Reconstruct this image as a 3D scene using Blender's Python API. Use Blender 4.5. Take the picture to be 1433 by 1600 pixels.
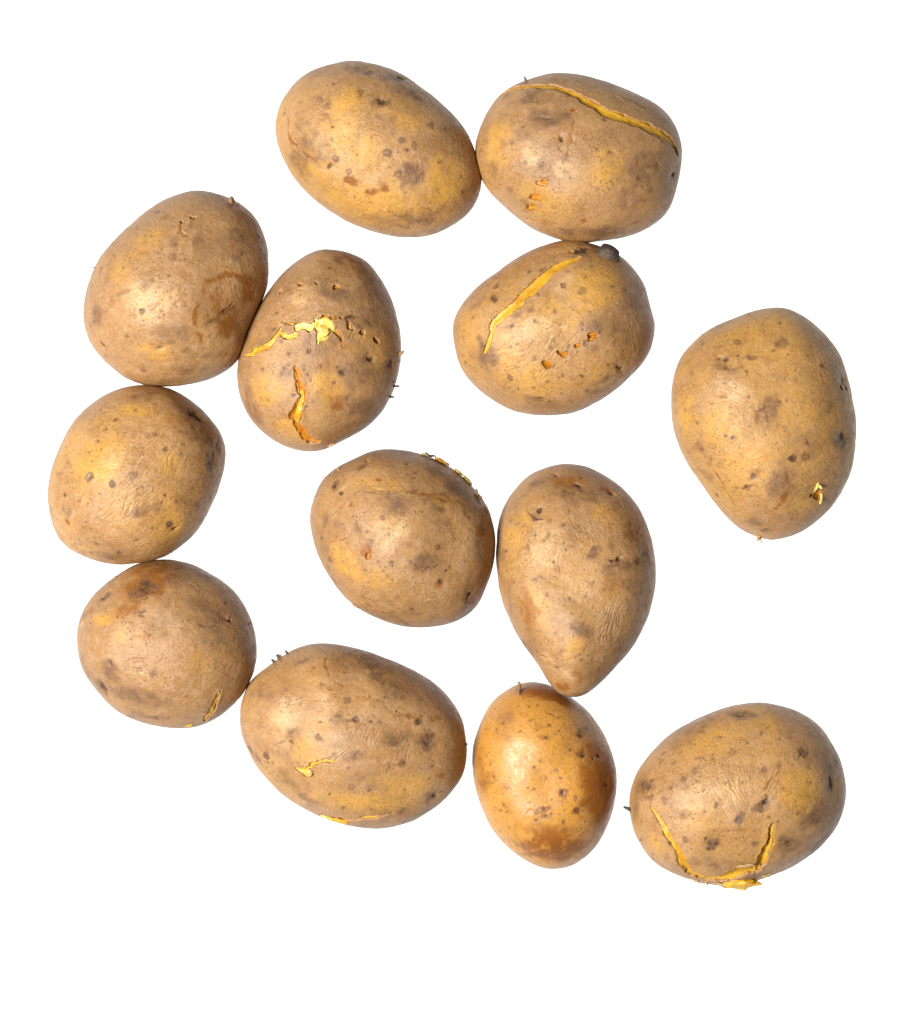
import bpy, math
import numpy as np

# ------------------------------------------------------------------ camera, world, lamps, exposure
scene = bpy.context.scene
for o in list(bpy.data.objects):
    bpy.data.objects.remove(o)
COL = scene.collection

PXM = 0.0002            # metres per photograph pixel on the reference height
ZREF = 0.024            # reference height above the table
CAM_Z = 1.05
cam_data = bpy.data.cameras.new("camera")
cam_data.sensor_fit = 'VERTICAL'
cam_data.angle = 2 * math.atan(800 * PXM / (CAM_Z - ZREF))
cam_data.clip_start = 0.01
cam_data.clip_end = 50
cam = bpy.data.objects.new("camera", cam_data)
cam.location = (0, 0, CAM_Z)
COL.objects.link(cam)
scene.camera = cam

world = bpy.data.worlds.new("World")
scene.world = world
world.use_nodes = True
bg = world.node_tree.nodes["Background"]
bg.inputs[0].default_value = (1.0, 0.99, 0.97, 1)
bg.inputs[1].default_value = 0.05


def area(name, loc, target, size, size_y, power, col):
    L = bpy.data.lights.new(name, 'AREA')
    L.shape = 'RECTANGLE'
    L.size, L.size_y, L.energy, L.color = size, size_y, power, col
    ob = bpy.data.objects.new(name, L)
    ob.location = loc
    v = np.array(target, float) - np.array(loc, float)
    v /= np.linalg.norm(v)
    pitch = math.acos(-v[2])
    yaw = math.atan2(v[1], v[0])
    ob.rotation_euler = (0, 0, 0)
    from mathutils import Vector
    ob.rotation_euler = Vector(v).to_track_quat('-Z', 'Y').to_euler()
    COL.objects.link(ob)
    return ob


area("softbox_key", (-0.55, -0.12, 0.96), (0, 0, 0), 0.40, 0.40, 30.0, (1.0, 0.97, 0.93))
area("softbox_fill", (0.70, 0.75, 0.75), (0, 0, 0), 0.35, 0.7, 0.6, (0.95, 0.97, 1.0))

scene.view_settings.view_transform = 'Standard'
scene.view_settings.look = 'None'
scene.view_settings.exposure = 0.0
scene.view_settings.gamma = 1.0
scene.view_settings.use_curve_mapping = False
scene.render.engine = 'CYCLES'
scene.cycles.max_bounces = 5
scene.cycles.diffuse_bounces = 3
scene.cycles.glossy_bounces = 2


# ------------------------------------------------------------------ node helpers
class NT:
    def __init__(self, name):
        self.mat = bpy.data.materials.new(name)
        self.mat.use_nodes = True
        self.t = self.mat.node_tree
        self.t.nodes.clear()
        self.out = self.t.nodes.new('ShaderNodeOutputMaterial')

    def n(self, typ, **kw):
        nd = self.t.nodes.new(typ)
        for k, v in kw.items():
            setattr(nd, k, v)
        return nd

    def put(self, sock, v):
        if isinstance(v, bpy.types.NodeSocket):
            self.t.links.new(v, sock)
        elif isinstance(v, (tuple, list)) and len(v) == 3 and sock.type == 'RGBA':
            sock.default_value = (*v, 1)
        else:
            sock.default_value = v

    def math(self, op, a, b=None, c=None, clamp=False):
        m = self.n('ShaderNodeMath', operation=op, use_clamp=clamp)
        self.put(m.inputs[0], a)
        if b is not None:
            self.put(m.inputs[1], b)
        if c is not None:
            self.put(m.inputs[2], c)
        return m.outputs[0]

    def mix(self, f, a, b, blend='MIX'):
        m = self.n('ShaderNodeMix', data_type='RGBA', blend_type=blend)
        self.put(m.inputs[0], f)
        self.put(m.inputs[6], a)
        self.put(m.inputs[7], b)
        return m.outputs[2]

    def ramp(self, x, lo, hi, a=0.0, b=1.0):
        m = self.n('ShaderNodeMapRange', interpolation_type='SMOOTHSTEP')
        self.put(m.inputs[0], x)
        for i, v in enumerate((lo, hi, a, b)):
            m.inputs[1 + i].default_value = v
        return m.outputs[0]

    def noise(self, vec, scale, detail=3, rough=0.55):
        m = self.n('ShaderNodeTexNoise')
        self.put(m.inputs['Vector'], vec)
        m.inputs['Scale'].default_value = scale
        m.inputs['Detail'].default_value = detail
        m.inputs['Roughness'].default_value = rough
        return m.outputs['Fac']

    def voro(self, vec, scale, feature='F1'):
        m = self.n('ShaderNodeTexVoronoi', feature=feature)
        self.put(m.inputs['Vector'], vec)
        m.inputs['Scale'].default_value = scale
        return m.outputs['Distance']

    def attr(self, name):
        return self.n('ShaderNodeAttribute', attribute_name=name).outputs['Fac']

    def coords(self):
        tc = self.n('ShaderNodeTexCoord')
        oi = self.n('ShaderNodeObjectInfo')
        off = self.n('ShaderNodeVectorMath', operation='ADD')
        r = self.math('MULTIPLY', oi.outputs['Random'], 7.31)
        cx = self.n('ShaderNodeCombineXYZ')
        for i in range(3):
            self.t.links.new(r, cx.inputs[i])
        self.t.links.new(tc.outputs['Object'], off.inputs[0])
        self.t.links.new(cx.outputs[0], off.inputs[1])
        return off.outputs[0]

    def principled(self, **kw):
        p = self.n('ShaderNodeBsdfPrincipled')
        for k, v in kw.items():
            self.put(p.inputs[k], v)
        self.t.links.new(p.outputs[0], self.out.inputs[0])
        return p

    def bump(self, h, strength, dist, normal=None):
        b = self.n('ShaderNodeBump')
        b.inputs['Strength'].default_value = strength
        b.inputs['Distance'].default_value = dist
        self.put(b.inputs['Height'], h)
        if normal is not None:
            self.t.links.new(normal, b.inputs['Normal'])
        return b.outputs[0]


def make_skin():
    m = NT("potato_skin")
    v = m.coords()
    A = m.attr
    fine = m.noise(v, 1500, 3, 0.65)
    mid = m.noise(v, 420, 4, 0.65)
    grit = m.math('ADD', m.math('MULTIPLY', m.math('SUBTRACT', mid, 0.5), 1.7), m.math('MULTIPLY', m.math('SUBTRACT', fine, 0.5), 1.2))

    def ragged(name, lo, hi, k):
        a = A(name)
        x = m.math('ADD', a, m.math('MULTIPLY', grit, k))
        return m.math('MULTIPLY', m.ramp(x, lo, hi), m.ramp(a, 0.02, 0.30))

    tan = m.mix(m.ramp(m.noise(v, 75, 3), 0.35, 0.68), (0.385, 0.212, 0.083), (0.292, 0.150, 0.054))
    col = m.mix(ragged('clear', 0.05, 0.95, 0.45), tan, (0.445, 0.232, 0.046))
    col = m.mix(m.math('MULTIPLY', ragged('brown', 0.0, 1.0, 0.35), 0.85), col, (0.285, 0.153, 0.060))
    # greyish corky bloom that lies over the yellow skin in broken flecks
    cork = m.math('MULTIPLY', m.ramp(mid, 0.42, 0.64), m.math('SUBTRACT', 0.60, m.math('MULTIPLY', A('clear'), 0.48)))
    col = m.mix(cork, col, (0.370, 0.222, 0.115))
    net = m.ramp(m.noise(v, 240, 4, 0.7), 0.50, 0.68, 0.0, 0.42)
    col = m.mix(net, col, (0.235, 0.114, 0.042))
    col = m.mix(m.math('MULTIPLY', ragged('pale', 0.0, 1.0, 0.4), 0.75), col, (0.54, 0.35, 0.165))
    col = m.mix(ragged('rust', 0.05, 0.95, 0.40), col, (0.225, 0.082, 0.012))
    # violet-brown bruised patches with a speckled body
    col = m.mix(m.math('MULTIPLY', ragged('dark', 0.0, 1.0, 0.60), m.ramp(grit, -0.55, 0.55, 0.55, 0.98)), col, (0.120, 0.060, 0.031))
    col = m.mix(m.math('MULTIPLY', A('wet'), 0.75), col, m.mix(1.0, col, (1.02, 0.80, 0.42), 'MULTIPLY'))
    # tiny pores and corky specks
    vd = m.voro(v, 900)
    pores = m.math('MULTIPLY', m.ramp(vd, 0.16, 0.34, 1.0, 0.0), m.ramp(m.noise(v, 160, 2), 0.46, 0.62))
    col = m.mix(m.math('MULTIPLY', pores, 0.65), col, (0.13, 0.062, 0.03))
    vd2 = m.voro(v, 330)
    flecks = m.math('MULTIPLY', m.ramp(vd2, 0.08, 0.20, 1.0, 0.0), m.ramp(m.noise(v, 120, 2), 0.5, 0.62))
    col = m.mix(m.math('MULTIPLY', flecks, 0.65), col, (0.13, 0.062, 0.03))
    grain = m.ramp(fine, 0.28, 0.72, 0.84, 1.13)
    gm = m.n('ShaderNodeCombineColor')
    for i in range(3):
        m.t.links.new(grain, gm.inputs[i])
    col = m.mix(1.0, col, gm.outputs[0], 'MULTIPLY')
    col = m.mix(m.math('MULTIPLY', A('spot'), m.ramp(grit, -0.6, 0.5, 0.72, 1.0)), col, (0.100, 0.046, 0.024))
    col = m.mix(m.math('MULTIPLY', ragged('black', 0.0, 0.8, 0.35), 0.85), col, (0.040, 0.022, 0.014))
    col = m.mix(A('flesh'), col, (0.25, 0.105, 0.012))  # split and hole walls: dark recess shade painted into the skin colour
    rough = m.math('SUBTRACT', m.ramp(mid, 0.3, 0.7, 0.41, 0.60), m.math('MULTIPLY', A('wet'), 0.15))
    # drawn-up wrinkles run along the direction stored on the surface
    wv = m.n('ShaderNodeCombineXYZ')
    m.put(wv.inputs[0], m.math('MULTIPLY', A('wrinkle_along'), 130.0))
    m.put(wv.inputs[1], m.math('MULTIPLY', A('wrinkle_across'), 720.0))
    wn = m.noise(wv.outputs[0], 1.0, 2, 0.5)
    wh = m.math('MULTIPLY', m.math('ABSOLUTE', m.math('SUBTRACT', wn, 0.5)), A('wrinkle'))
    hh = m.math('ADD', m.math('MULTIPLY', mid, 0.00034), m.math('MULTIPLY', fine, 0.00016))
    hh = m.math('ADD', hh, m.math('MULTIPLY', m.ramp(vd, 0.1, 0.4), 0.00004))
    hh = m.math('MULTIPLY', hh, m.math('SUBTRACT', 1.0, m.math('MULTIPLY', A('wet'), 0.75)))
    hh = m.math('SUBTRACT', hh, m.math('MULTIPLY', wh, 0.00095))
    nb = m.bump(hh, 0.8, 1.0)
    m.principled(**{'Base Color': col, 'Roughness': rough, 'Specular IOR Level': 0.38, 'Normal': nb})
    return m.mat


def make_flesh(name, ca, cb):
    m = NT(name)
    v = m.coords()
    n1 = m.noise(v, 330, 4, 0.6)
    n2 = m.noise(v, 1600, 3, 0.6)
    col = m.mix(m.ramp(n1, 0.35, 0.65), ca, cb)
    col = m.mix(m.math('MULTIPLY', m.attr('deep'), 0.8), col, (0.32, 0.095, 0.003))  # orange inner flesh, on splits also painted shade towards the centre
    nb = m.bump(m.math('ADD', n1, m.math('MULTIPLY', n2, 0.4)), 0.4, 0.0005)
    m.principled(**{'Base Color': col, 'Roughness': 0.42, 'Specular IOR Level': 0.45,
                    'Subsurface Weight': 0.25, 'Subsurface Radius': (1.0, 0.6, 0.15), 'Subsurface Scale': 0.003,
                    'Normal': nb})
    return m.mat


def make_bark(name, ca, cb):
    m = NT(name)
    v = m.coords()
    n1 = m.noise(v, 700, 4, 0.65)
    col = m.mix(m.ramp(n1, 0.35, 0.65), ca, cb)
    nb = m.bump(n1, 0.8, 0.0006)
    m.principled(**{'Base Color': col, 'Roughness': 0.75, 'Specular IOR Level': 0.25, 'Normal': nb})
    return m.mat


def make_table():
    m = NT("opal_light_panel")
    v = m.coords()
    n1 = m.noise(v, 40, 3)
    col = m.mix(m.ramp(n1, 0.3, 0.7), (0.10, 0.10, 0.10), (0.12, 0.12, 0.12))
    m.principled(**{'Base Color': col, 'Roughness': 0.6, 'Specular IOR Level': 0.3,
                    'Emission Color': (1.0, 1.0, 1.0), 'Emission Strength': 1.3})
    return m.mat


SKIN = make_skin()
FLESH = make_flesh("potato_flesh_yellow", (0.54, 0.28, 0.016), (0.60, 0.345, 0.030))
FLESH_ORANGE = make_flesh("potato_flesh_amber", (0.46, 0.165, 0.005), (0.54, 0.22, 0.008))
FLESH_PALE = make_flesh("potato_flesh_pale", (0.66, 0.46, 0.075), (0.70, 0.55, 0.15))
BARK = make_bark("dry_stem", (0.33, 0.20, 0.10), (0.14, 0.08, 0.045))
BARK_DARK = make_bark("dark_stub", (0.110, 0.082, 0.058), (0.045, 0.034, 0.026))
PEEL = make_bark("dry_peel", (0.50, 0.32, 0.15), (0.36, 0.20, 0.08))

# ------------------------------------------------------------------ the lit white table
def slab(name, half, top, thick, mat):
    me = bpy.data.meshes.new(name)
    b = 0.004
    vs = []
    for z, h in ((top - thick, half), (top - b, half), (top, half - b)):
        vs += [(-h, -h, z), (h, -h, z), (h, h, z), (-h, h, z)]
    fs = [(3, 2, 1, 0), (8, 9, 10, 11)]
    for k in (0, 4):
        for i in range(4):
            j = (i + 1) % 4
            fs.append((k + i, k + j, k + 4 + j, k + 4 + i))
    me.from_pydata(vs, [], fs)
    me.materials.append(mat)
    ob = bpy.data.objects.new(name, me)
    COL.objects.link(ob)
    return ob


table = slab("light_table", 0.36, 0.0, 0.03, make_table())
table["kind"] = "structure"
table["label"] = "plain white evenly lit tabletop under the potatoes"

# ------------------------------------------------------------------ noise
def _hash(ix, iy, iz, s):
    h = (ix.astype(np.int64) * 374761393 + iy.astype(np.int64) * 668265263 + iz.astype(np.int64) * 2147483647 + s * 974711) & 0xffffffff
    h = ((h ^ (h >> 13)) * 1274126177) & 0xffffffff
    h = ((h ^ (h >> 16)) * 2246822519) & 0xffffffff
    return ((h ^ (h >> 15)) & 0xffffff) / float(0x7fffff) - 1.0


def noise(p, s=0):
    p = np.asarray(p, float)
    i = np.floor(p).astype(np.int64)
    f = p - i
    u = f * f * f * (f * (f * 6 - 15) + 10)
    r = 0
    for dx in (0, 1):
        wx = u[:, 0] if dx else 1 - u[:, 0]
        for dy in (0, 1):
            wy = u[:, 1] if dy else 1 - u[:, 1]
            for dz in (0, 1):
                wz = u[:, 2] if dz else 1 - u[:, 2]
                r = r + wx * wy * wz * _hash(i[:, 0] + dx, i[:, 1] + dy, i[:, 2] + dz, s)
    return r


def fbm(p, s=0, oct=3, g=0.5):
    r, a, t = 0, 1.0, 0
    for k in range(oct):
        r = r + a * noise(p * (2.03 ** k) + 17.3 * k, s + k)
        t += a
        a *= g
    return r / t


def sstep(x, a, b):
    t = np.clip((x - a) / (b - a), 0, 1)
    return t * t * (3 - 2 * t)


# ------------------------------------------------------------------ sphere topology shared by all skins
NG = 130


def cube_sphere(n):
    idx = {}
    verts = []
    quads = []
    t = np.tan(np.linspace(-math.pi / 4, math.pi / 4, n + 1))
    key_n = {}
    faces = [((1, 0, 0), (0, 1, 0), (0, 0, 1)), ((-1, 0, 0), (0, 0, 1), (0, 1, 0)),
             ((0, 1, 0), (0, 0, 1), (1, 0, 0)), ((0, -1, 0), (1, 0, 0), (0, 0, 1)),
             ((0, 0, 1), (1, 0, 0), (0, 1, 0)), ((0, 0, -1), (0, 1, 0), (1, 0, 0))]
    allp, base = [], 0
    for (w, a, b) in faces:
        A, B = np.meshgrid(t, t, indexing='ij')
        P = np.array(w)[None, None] + A[..., None] * np.array(a) + B[..., None] * np.array(b)
        allp.append(P.reshape(-1, 3))
    P = np.concatenate(allp)
    keys = np.round(P * 1e5).astype(np.int64)
    _, first, inv = np.unique(keys, axis=0, return_index=True, return_inverse=True)
    inv = inv.reshape(-1)
    V = P[first]
    V /= np.linalg.norm(V, axis=1)[:, None]
    Q = []
    m = n + 1
    ii, jj = np.meshgrid(np.arange(n), np.arange(n), indexing='ij')
    for f in range(6):
        o = f * m * m
        q = np.stack([o + ii * m + jj, o + (ii + 1) * m + jj, o + (ii + 1) * m + jj + 1, o + ii * m + jj + 1], -1).reshape(-1, 4)
        Q.append(inv[q])
    Q = np.concatenate(Q)
    c = V[Q]
    nrm = np.cross(c[:, 1] - c[:, 0], c[:, 2] - c[:, 0])
    flip = np.einsum('ij,ij->i', nrm, c.mean(1)) < 0
    Q[flip] = Q[flip][:, ::-1]
    return V, Q


SPH, QUADS = cube_sphere(NG)
CRUMB = cube_sphere(14)
SPH = SPH + np.array([0, 0, 0.40])          # denser towards the upper side
SPH /= np.linalg.norm(SPH, axis=1)[:, None]


def mesh_from(name, V, Q, mat, attrs=None):
    me = bpy.data.meshes.new(name)
    Q = np.asarray(Q)
    k = Q.shape[1]
    me.vertices.add(len(V))
    me.vertices.foreach_set('co', np.asarray(V, np.float32).ravel())
    me.loops.add(Q.size)
    me.loops.foreach_set('vertex_index', Q.astype(np.int32).ravel())
    me.polygons.add(len(Q))
    me.polygons.foreach_set('loop_start', np.arange(0, Q.size, k, dtype=np.int32))
    me.polygons.foreach_set('use_smooth', np.ones(len(Q), bool))
    for nm, a in (attrs or {}).items():
        at = me.attributes.new(nm, 'FLOAT', 'POINT')
        at.data.foreach_set('value', np.asarray(a, np.float32))
    me.update(calc_edges=True)
    me.materials.append(mat)
    return me


def link(name, me, parent):
    ob = bpy.data.objects.new(name, me)
    COL.objects.link(ob)
    ob.parent = parent
    return ob


def grid_quads(a, b, wrap=False):
    q = []
    bb = b if wrap else b - 1
    for i in range(a - 1):
        for j in range(bb):
            j2 = (j + 1) % b
            q.append((i * b + j, (i + 1) * b + j, (i + 1) * b + j2, i * b + j2))
    return np.array(q)


# ------------------------------------------------------------------ one potato
E = 2.15


class Potato:
    def __init__(s, spec, seed):
        s.spec, s.seed = spec, seed
        s.rng = np.random.RandomState(1000 + seed)
        s.ox, s.oy, s.sc = spec['crop']
        out = np.array([s.px(*p) for p in spec['outline']])
        # area centroid of the outline
        x, y = out[:, 0], out[:, 1]
        x2, y2 = np.roll(x, -1), np.roll(y, -1)
        cr = x * y2 - x2 * y
        cpx = np.array([((x + x2) * cr).sum(), ((y + y2) * cr).sum()]) / (3 * cr.sum())
        s.minor = spec['minor']
        s.c = spec.get('flat', 0.45) * s.minor * PXM
        s.tilt = np.array(spec.get('tilt', (0, 0)), float)
        s.zc = s.c * spec.get('lift', 1.0)
        s.cen = np.array(s.world(cpx[0], cpx[1], s.zc))
        loc = np.array([s.world(a, b, s.zc) for a, b in out]) - s.cen
        th = np.arctan2(loc[:, 1], loc[:, 0])
        r = np.hypot(loc[:, 0], loc[:, 1])
        o = np.argsort(th)
        th, r = th[o], r[o]
        tt = np.linspace(-math.pi, math.pi, 721)[:-1]
        rr = np.interp(tt, np.r_[th[-4:] - 2 * math.pi, th, th[:4] + 2 * math.pi], np.r_[r[-4:], r, r[:4]])
        k = np.exp(-0.5 * (np.arange(-30, 31) / spec.get('smooth', 9.0)) ** 2)
        k /= k.sum()
        rr = 1.008 * np.convolve(np.r_[rr[-30:], rr, rr[:30]], k, 'valid')
        s.tt, s.rr = np.r_[tt, math.pi], np.r_[rr, rr[0]]

    def px(s, X, Y):
        return (s.ox + X / s.sc, s.oy + Y / s.sc)

    @staticmethod
    def world(x, y, z):
        k = (CAM_Z - z) / (CAM_Z - ZREF) * PXM
        return ((x - 716.5) * k, (800 - y) * k)

    def L(s, zoom):                    # a length in crop units -> metres
        return zoom / s.sc * PXM

    def r_of(s, th):
        return np.interp(th, s.tt, s.rr)

    def surf(s, d):
        """smooth surface point and normal for unit directions d"""
        th = np.arctan2(d[:, 1], d[:, 0])
        ch = np.hypot(d[:, 0], d[:, 1])
        sv = d[:, 2]
        k = (ch ** E + np.abs(sv) ** E) ** (-1 / E)
        u, v = ch * k, sv * k
        r = s.r_of(th)
        ct, st = np.cos(th), np.sin(th)
        P = np.stack([r * u * ct, r * u * st, s.c * v], 1)
        N = np.stack([ct * u / r, st * u / r, v / s.c], 1)
        N /= np.linalg.norm(N, axis=1)[:, None]
        w = 0.12 + 0.88 * v * v
        lump = 0.0015 * noise(P / 0.021 + 5.1, s.seed) * w + 0.00038 * noise(P / 0.0075, s.seed + 50) * (0.5 + 0.5 * w)
        P = P + N * lump[:, None]
        P[:, 2] += P[:, :2] @ s.tilt
        return P, N

    def dir_of_xy(s, xy):
        th = np.arctan2(xy[:, 1], xy[:, 0])
        u = np.clip(np.hypot(xy[:, 0], xy[:, 1]) / s.r_of(th), 1e-4, 0.992)
        ue = u ** E
        ph = np.arctan(((1 - ue) / ue) ** (1 / E))
        return np.stack([np.cos(ph) * np.cos(th), np.cos(ph) * np.sin(th), np.sin(ph)], 1)

    def pick(s, pts):
        """points in crop coordinates -> points and normals on the upper surface"""
        pp = np.array([s.px(a, b) for a, b in pts])
        z = np.full(len(pp), s.zc + 0.5 * s.c)
        for _ in range(4):
            k = (CAM_Z - z) / (CAM_Z - ZREF) * PXM
            xy = np.stack([(pp[:, 0] - 716.5) * k, (800 - pp[:, 1]) * k], 1) - s.cen
            P, N = s.surf(s.dir_of_xy(xy))
            z = P[:, 2] + s.zc
        return P, N

    # -------- build
    def build(s):
        sp = s.spec
        root = bpy.data.objects.new(sp['name'], None)
        root.empty_display_size = 0.01
        COL.objects.link(root)
        root['label'], root['category'], root['group'] = sp['label'], 'potato', 'boiled potatoes scattered on the white table'
        s.root = root
        P, N = s.surf(SPH)
        n = len(P)
        sd = s.seed * 13
        wv = np.stack([fbm(P / 0.0042 + 3 * k, sd + k, 3, 0.6) for k in range(3)], 1)
        wf = np.stack([noise(P / 0.0016 + 3 * k, sd + 9 + k) for k in range(3)], 1)
        Pw = P + 0.0016 * wv + 0.0004 * wf
        Pm = P + 0.0004 * wf + 0.0003 * wv
        ch = {k: np.zeros(n) for k in ('dark', 'clear', 'rust', 'pale', 'black', 'flesh', 'wet', 'spot', 'brown', 'wrinkle', 'wrinkle_along', 'wrinkle_across')}
        second = np.zeros(n)
        H = np.zeros(n)
        # broad natural clouding
        cl = fbm(P / 0.016 + 11, sd + 20, 3)
        ch['clear'] = np.clip(sp.get('gold', 0.35) + 0.9 * cl, 0, 1) * 0.8
        dk = fbm(P / 0.0115 + 31, sd + 25, 4, 0.6)
        ch['dark'] = sstep(dk, 0.02, 0.55) * sp.get('cloud', 0.40) * 1.05
        ch['rust'] = sstep(fbm(P / 0.014 + 71, sd + 29, 4, 0.6), 0.16, 0.6) * sp.get('rusty', 0.25)
        ch['wet'] += sp.get('wet', 0.0)
        ch['brown'] = np.clip(sp.get('brown', 0.3) * 1.15 + 0.95 * fbm(P / 0.019 + 91, sd + 33, 3), 0, 1) * min(1, 0.35 + sp.get('brown', 0.3))
        name = {'D': 'dark', 'C': 'clear', 'R': 'rust', 'P': 'pale', 'B': 'black', 'W': 'wet'}

        def screen(key, m):
            ch[key] = 1 - (1 - ch[key]) * (1 - np.clip(m, 0, 1))

        brk = fbm(P / 0.0030 + 57, sd + 83, 3, 0.6)
        for (kd, x, y, rx, ry, rot, st) in sp.get('patches', ()):
            p0, _ = s.pick([(x, y)])
            d = Pw - p0[0]
            a = math.radians(-rot)
            rx, ry = s.L(rx), s.L(ry)
            u = d[:, 0] * math.cos(a) + d[:, 1] * math.sin(a)
            v = -d[:, 0] * math.sin(a) + d[:, 1] * math.cos(a)
            q = np.sqrt((u / rx) ** 2 + (v / ry) ** 2 + (d[:, 2] / max(rx, ry)) ** 2)
            m = st * (1 - sstep(q, 0.35, 1.3)) * np.clip(1.08 + 1.2 * brk, 0.2, 1.3)
            if kd == 'C':
                ch['dark'] *= 1 - 0.75 * m
                ch['brown'] *= 1 - 0.8 * m
            if kd == 'H':
                H += m * 0.001
                continue
            screen(name[kd], m)
            if kd == 'B':
                H -= 0.0005 * m + 0.0006 * st * np.exp(-(q / 2.2) ** 2)
        # lenticels given by hand
        dots = list(sp.get('dots', ()))
        if dots:
            pd, _ = s.pick([(a[0], a[1]) for a in dots])
        for (a, p0) in zip(dots, pd if dots else ()):
            s.dot(Pm, ch, H, p0, s.L(a[2]), a[3] if len(a) > 3 else 0.72, screen)
        # lenticels all around
        dr = s.rng.normal(size=(sp.get('specks', 110), 3))
        dr /= np.linalg.norm(dr, axis=1)[:, None]
        ps, _ = s.surf(dr)
        for p0 in ps:
            big = s.rng.rand() < 0.12
            s.dot(Pm, ch, H, p0, s.rng.uniform(0.0006, 0.0011) if big else s.rng.uniform(0.00025, 0.0006), s.rng.uniform(0.15, 0.5), screen)
        # drawn creases and stain edges
        for (kd, w, dep, pts) in sp.get('lines', ()):
            pl, _ = s.pick(pts)
            D, T = s.polydist(Pm + 0.0004 * wv, pl)
            L = s.L(w) * (1.6 if kd == 'R' else 1.3)
            fade = sstep(T, 0, 0.12) * (1 - sstep(T, 0.88, 1))
            m = np.exp(-(D / (0.75 * L)) ** 2) * (0.3 + 0.7 * fade) * np.clip(0.8 + 0.7 * noise(P / 0.0022, sd + 80), 0.4, 1)
            if kd in name:
                screen('spot' if kd == 'D' else name[kd], m if kd == 'R' else 0.85 * m)
            H -= dep * 0.0006 * m
            H += 0.2 * dep * 0.0006 * np.exp(-((D - 1.9 * L) / L) ** 2) * fade
        # wrinkled regions
        for (x, y, rx, ry, rot, ang, amp) in sp.get('wrinkles', ()):
            p0, _ = s.pick([(x, y)])
            d = P - p0[0]
            a = math.radians(-rot)
            RX, RY = s.L(rx), s.L(ry)
            u = d[:, 0] * math.cos(a) + d[:, 1] * math.sin(a)
            v = -d[:, 0] * math.sin(a) + d[:, 1] * math.cos(a)
            q = np.sqrt((u / RX) ** 2 + (v / RY) ** 2 + (d[:, 2] / max(RX, RY)) ** 2)
            m = 1 - sstep(q, 0.5, 1.1)
            a = math.radians(-ang)
            al = d[:, 0] * math.cos(a) + d[:, 1] * math.sin(a)
            ac = -d[:, 0] * math.sin(a) + d[:, 1] * math.cos(a)
            m = m * amp
            w0 = noise(P / 0.006, sd + 44) * 0.0012
            win = m > ch['wrinkle']
            second = np.where(win, ch['wrinkle'], np.maximum(second, m))
            ch['wrinkle'] = np.where(win, m, ch['wrinkle'])
            ch['wrinkle_along'] = np.where(win, al, ch['wrinkle_along'])
            ch['wrinkle_across'] = np.where(win, ac + w0, ch['wrinkle_across'])
        ch['wrinkle'] = np.clip(ch['wrinkle'] - second, 0, 2)
        # faint wrinkling everywhere
        nn = fbm(np.stack([P[:, 0] / 0.0045, P[:, 1] / 0.0022, P[:, 2] / 0.003], 1), sd + 61, 3, 0.6)
        H += 0.00012 * sp.get('rumple', 1.0) * nn
        # splits: the skin opens and sinks, the flesh is its own mesh
        for k, spl in enumerate(sp.get('splits', ())):
            pts = spl['pts']
            pl, nl = s.pick([(a[0], a[1]) for a in pts])
            wd = np.maximum(np.array([s.L(a[2]) * 0.425 * spl.get('wide', 1.0) for a in pts]), 0.00026)
            jag = 0.65 * spl.get('jag', 1.0)
            D, T, W = s.polydist(Pm + jag * (0.0005 * wv + 0.0003 * wf), pl, wd)
            m = 1 - sstep(D, W - 0.00014, W + 0.00026)
            H = H * (1 - m) - 0.0040 * m
            hole = spl.get('name') == 'skin_hole'
            near = (0.0 if hole else 1.0) * np.exp(-((D - W - 0.0006) / 0.0006) ** 2) * (D > W)
            H += 0.00012 * near * spl.get('lip', 1.0)
            ch['flesh'] = np.maximum(ch['flesh'], 1 - sstep(D, W + 0.00008, W + 0.0003))  # mask for the walls that get the painted recess shade
            screen('pale', 0.12 * near)
            s.flesh_ribbon(spl, pl, wd)
        V = P + N * H[:, None]
        zmin = V[:, 2].min()
        s.dz = -zmin
        V[:, 2] += s.dz
        ob = link("skin", mesh_from("potato_skin", V, QUADS, SKIN, ch), root)
        for c in root.children:
            if c is not ob:
                c.location.z += s.dz
        root.location = (s.cen[0], s.cen[1], 0)
        for f in sp.get('stems', ()):
            s.stem(**f)
        for f in sp.get('flakes', ()):
            s.flake(**f)

    def dot(s, Pm, ch, H, p0, r, st, screen):
        r = max(r, 0.00042)
        d2 = ((Pm - p0) ** 2).sum(1)
        ix = np.nonzero(d2 < (3.5 * r) ** 2)[0]
        if not len(ix):
            return
        q = np.sqrt(d2[ix]) / r
        q = q * (1 + 0.32 * noise(Pm[ix] / 0.0009 + 7 * r * 1e4, s.seed + 95))
        core = np.exp(-(q / 0.75) ** 2)
        ring = np.exp(-((q - 0.9) / 0.42) ** 2) * s.rng.uniform(0.3, 1.0)
        m = np.maximum(st * ring, s.rng.uniform(0.5, 1.0) * st * core) if r > 0.0007 else st * np.exp(-(q / 0.9) ** 2)
        ch['spot'][ix] = 1 - (1 - ch['spot'][ix]) * (1 - np.clip(1.5 * m, 0, 0.95))
        if st > 0.85:
            ch['black'][ix] = 1 - (1 - ch['black'][ix]) * (1 - (0.75 if st > 0.92 else 0.4) * core)
            H[ix] -= 0.25 * r * core
        else:
            H[ix] += 0.06 * r * core - 0.05 * r * ring

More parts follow.
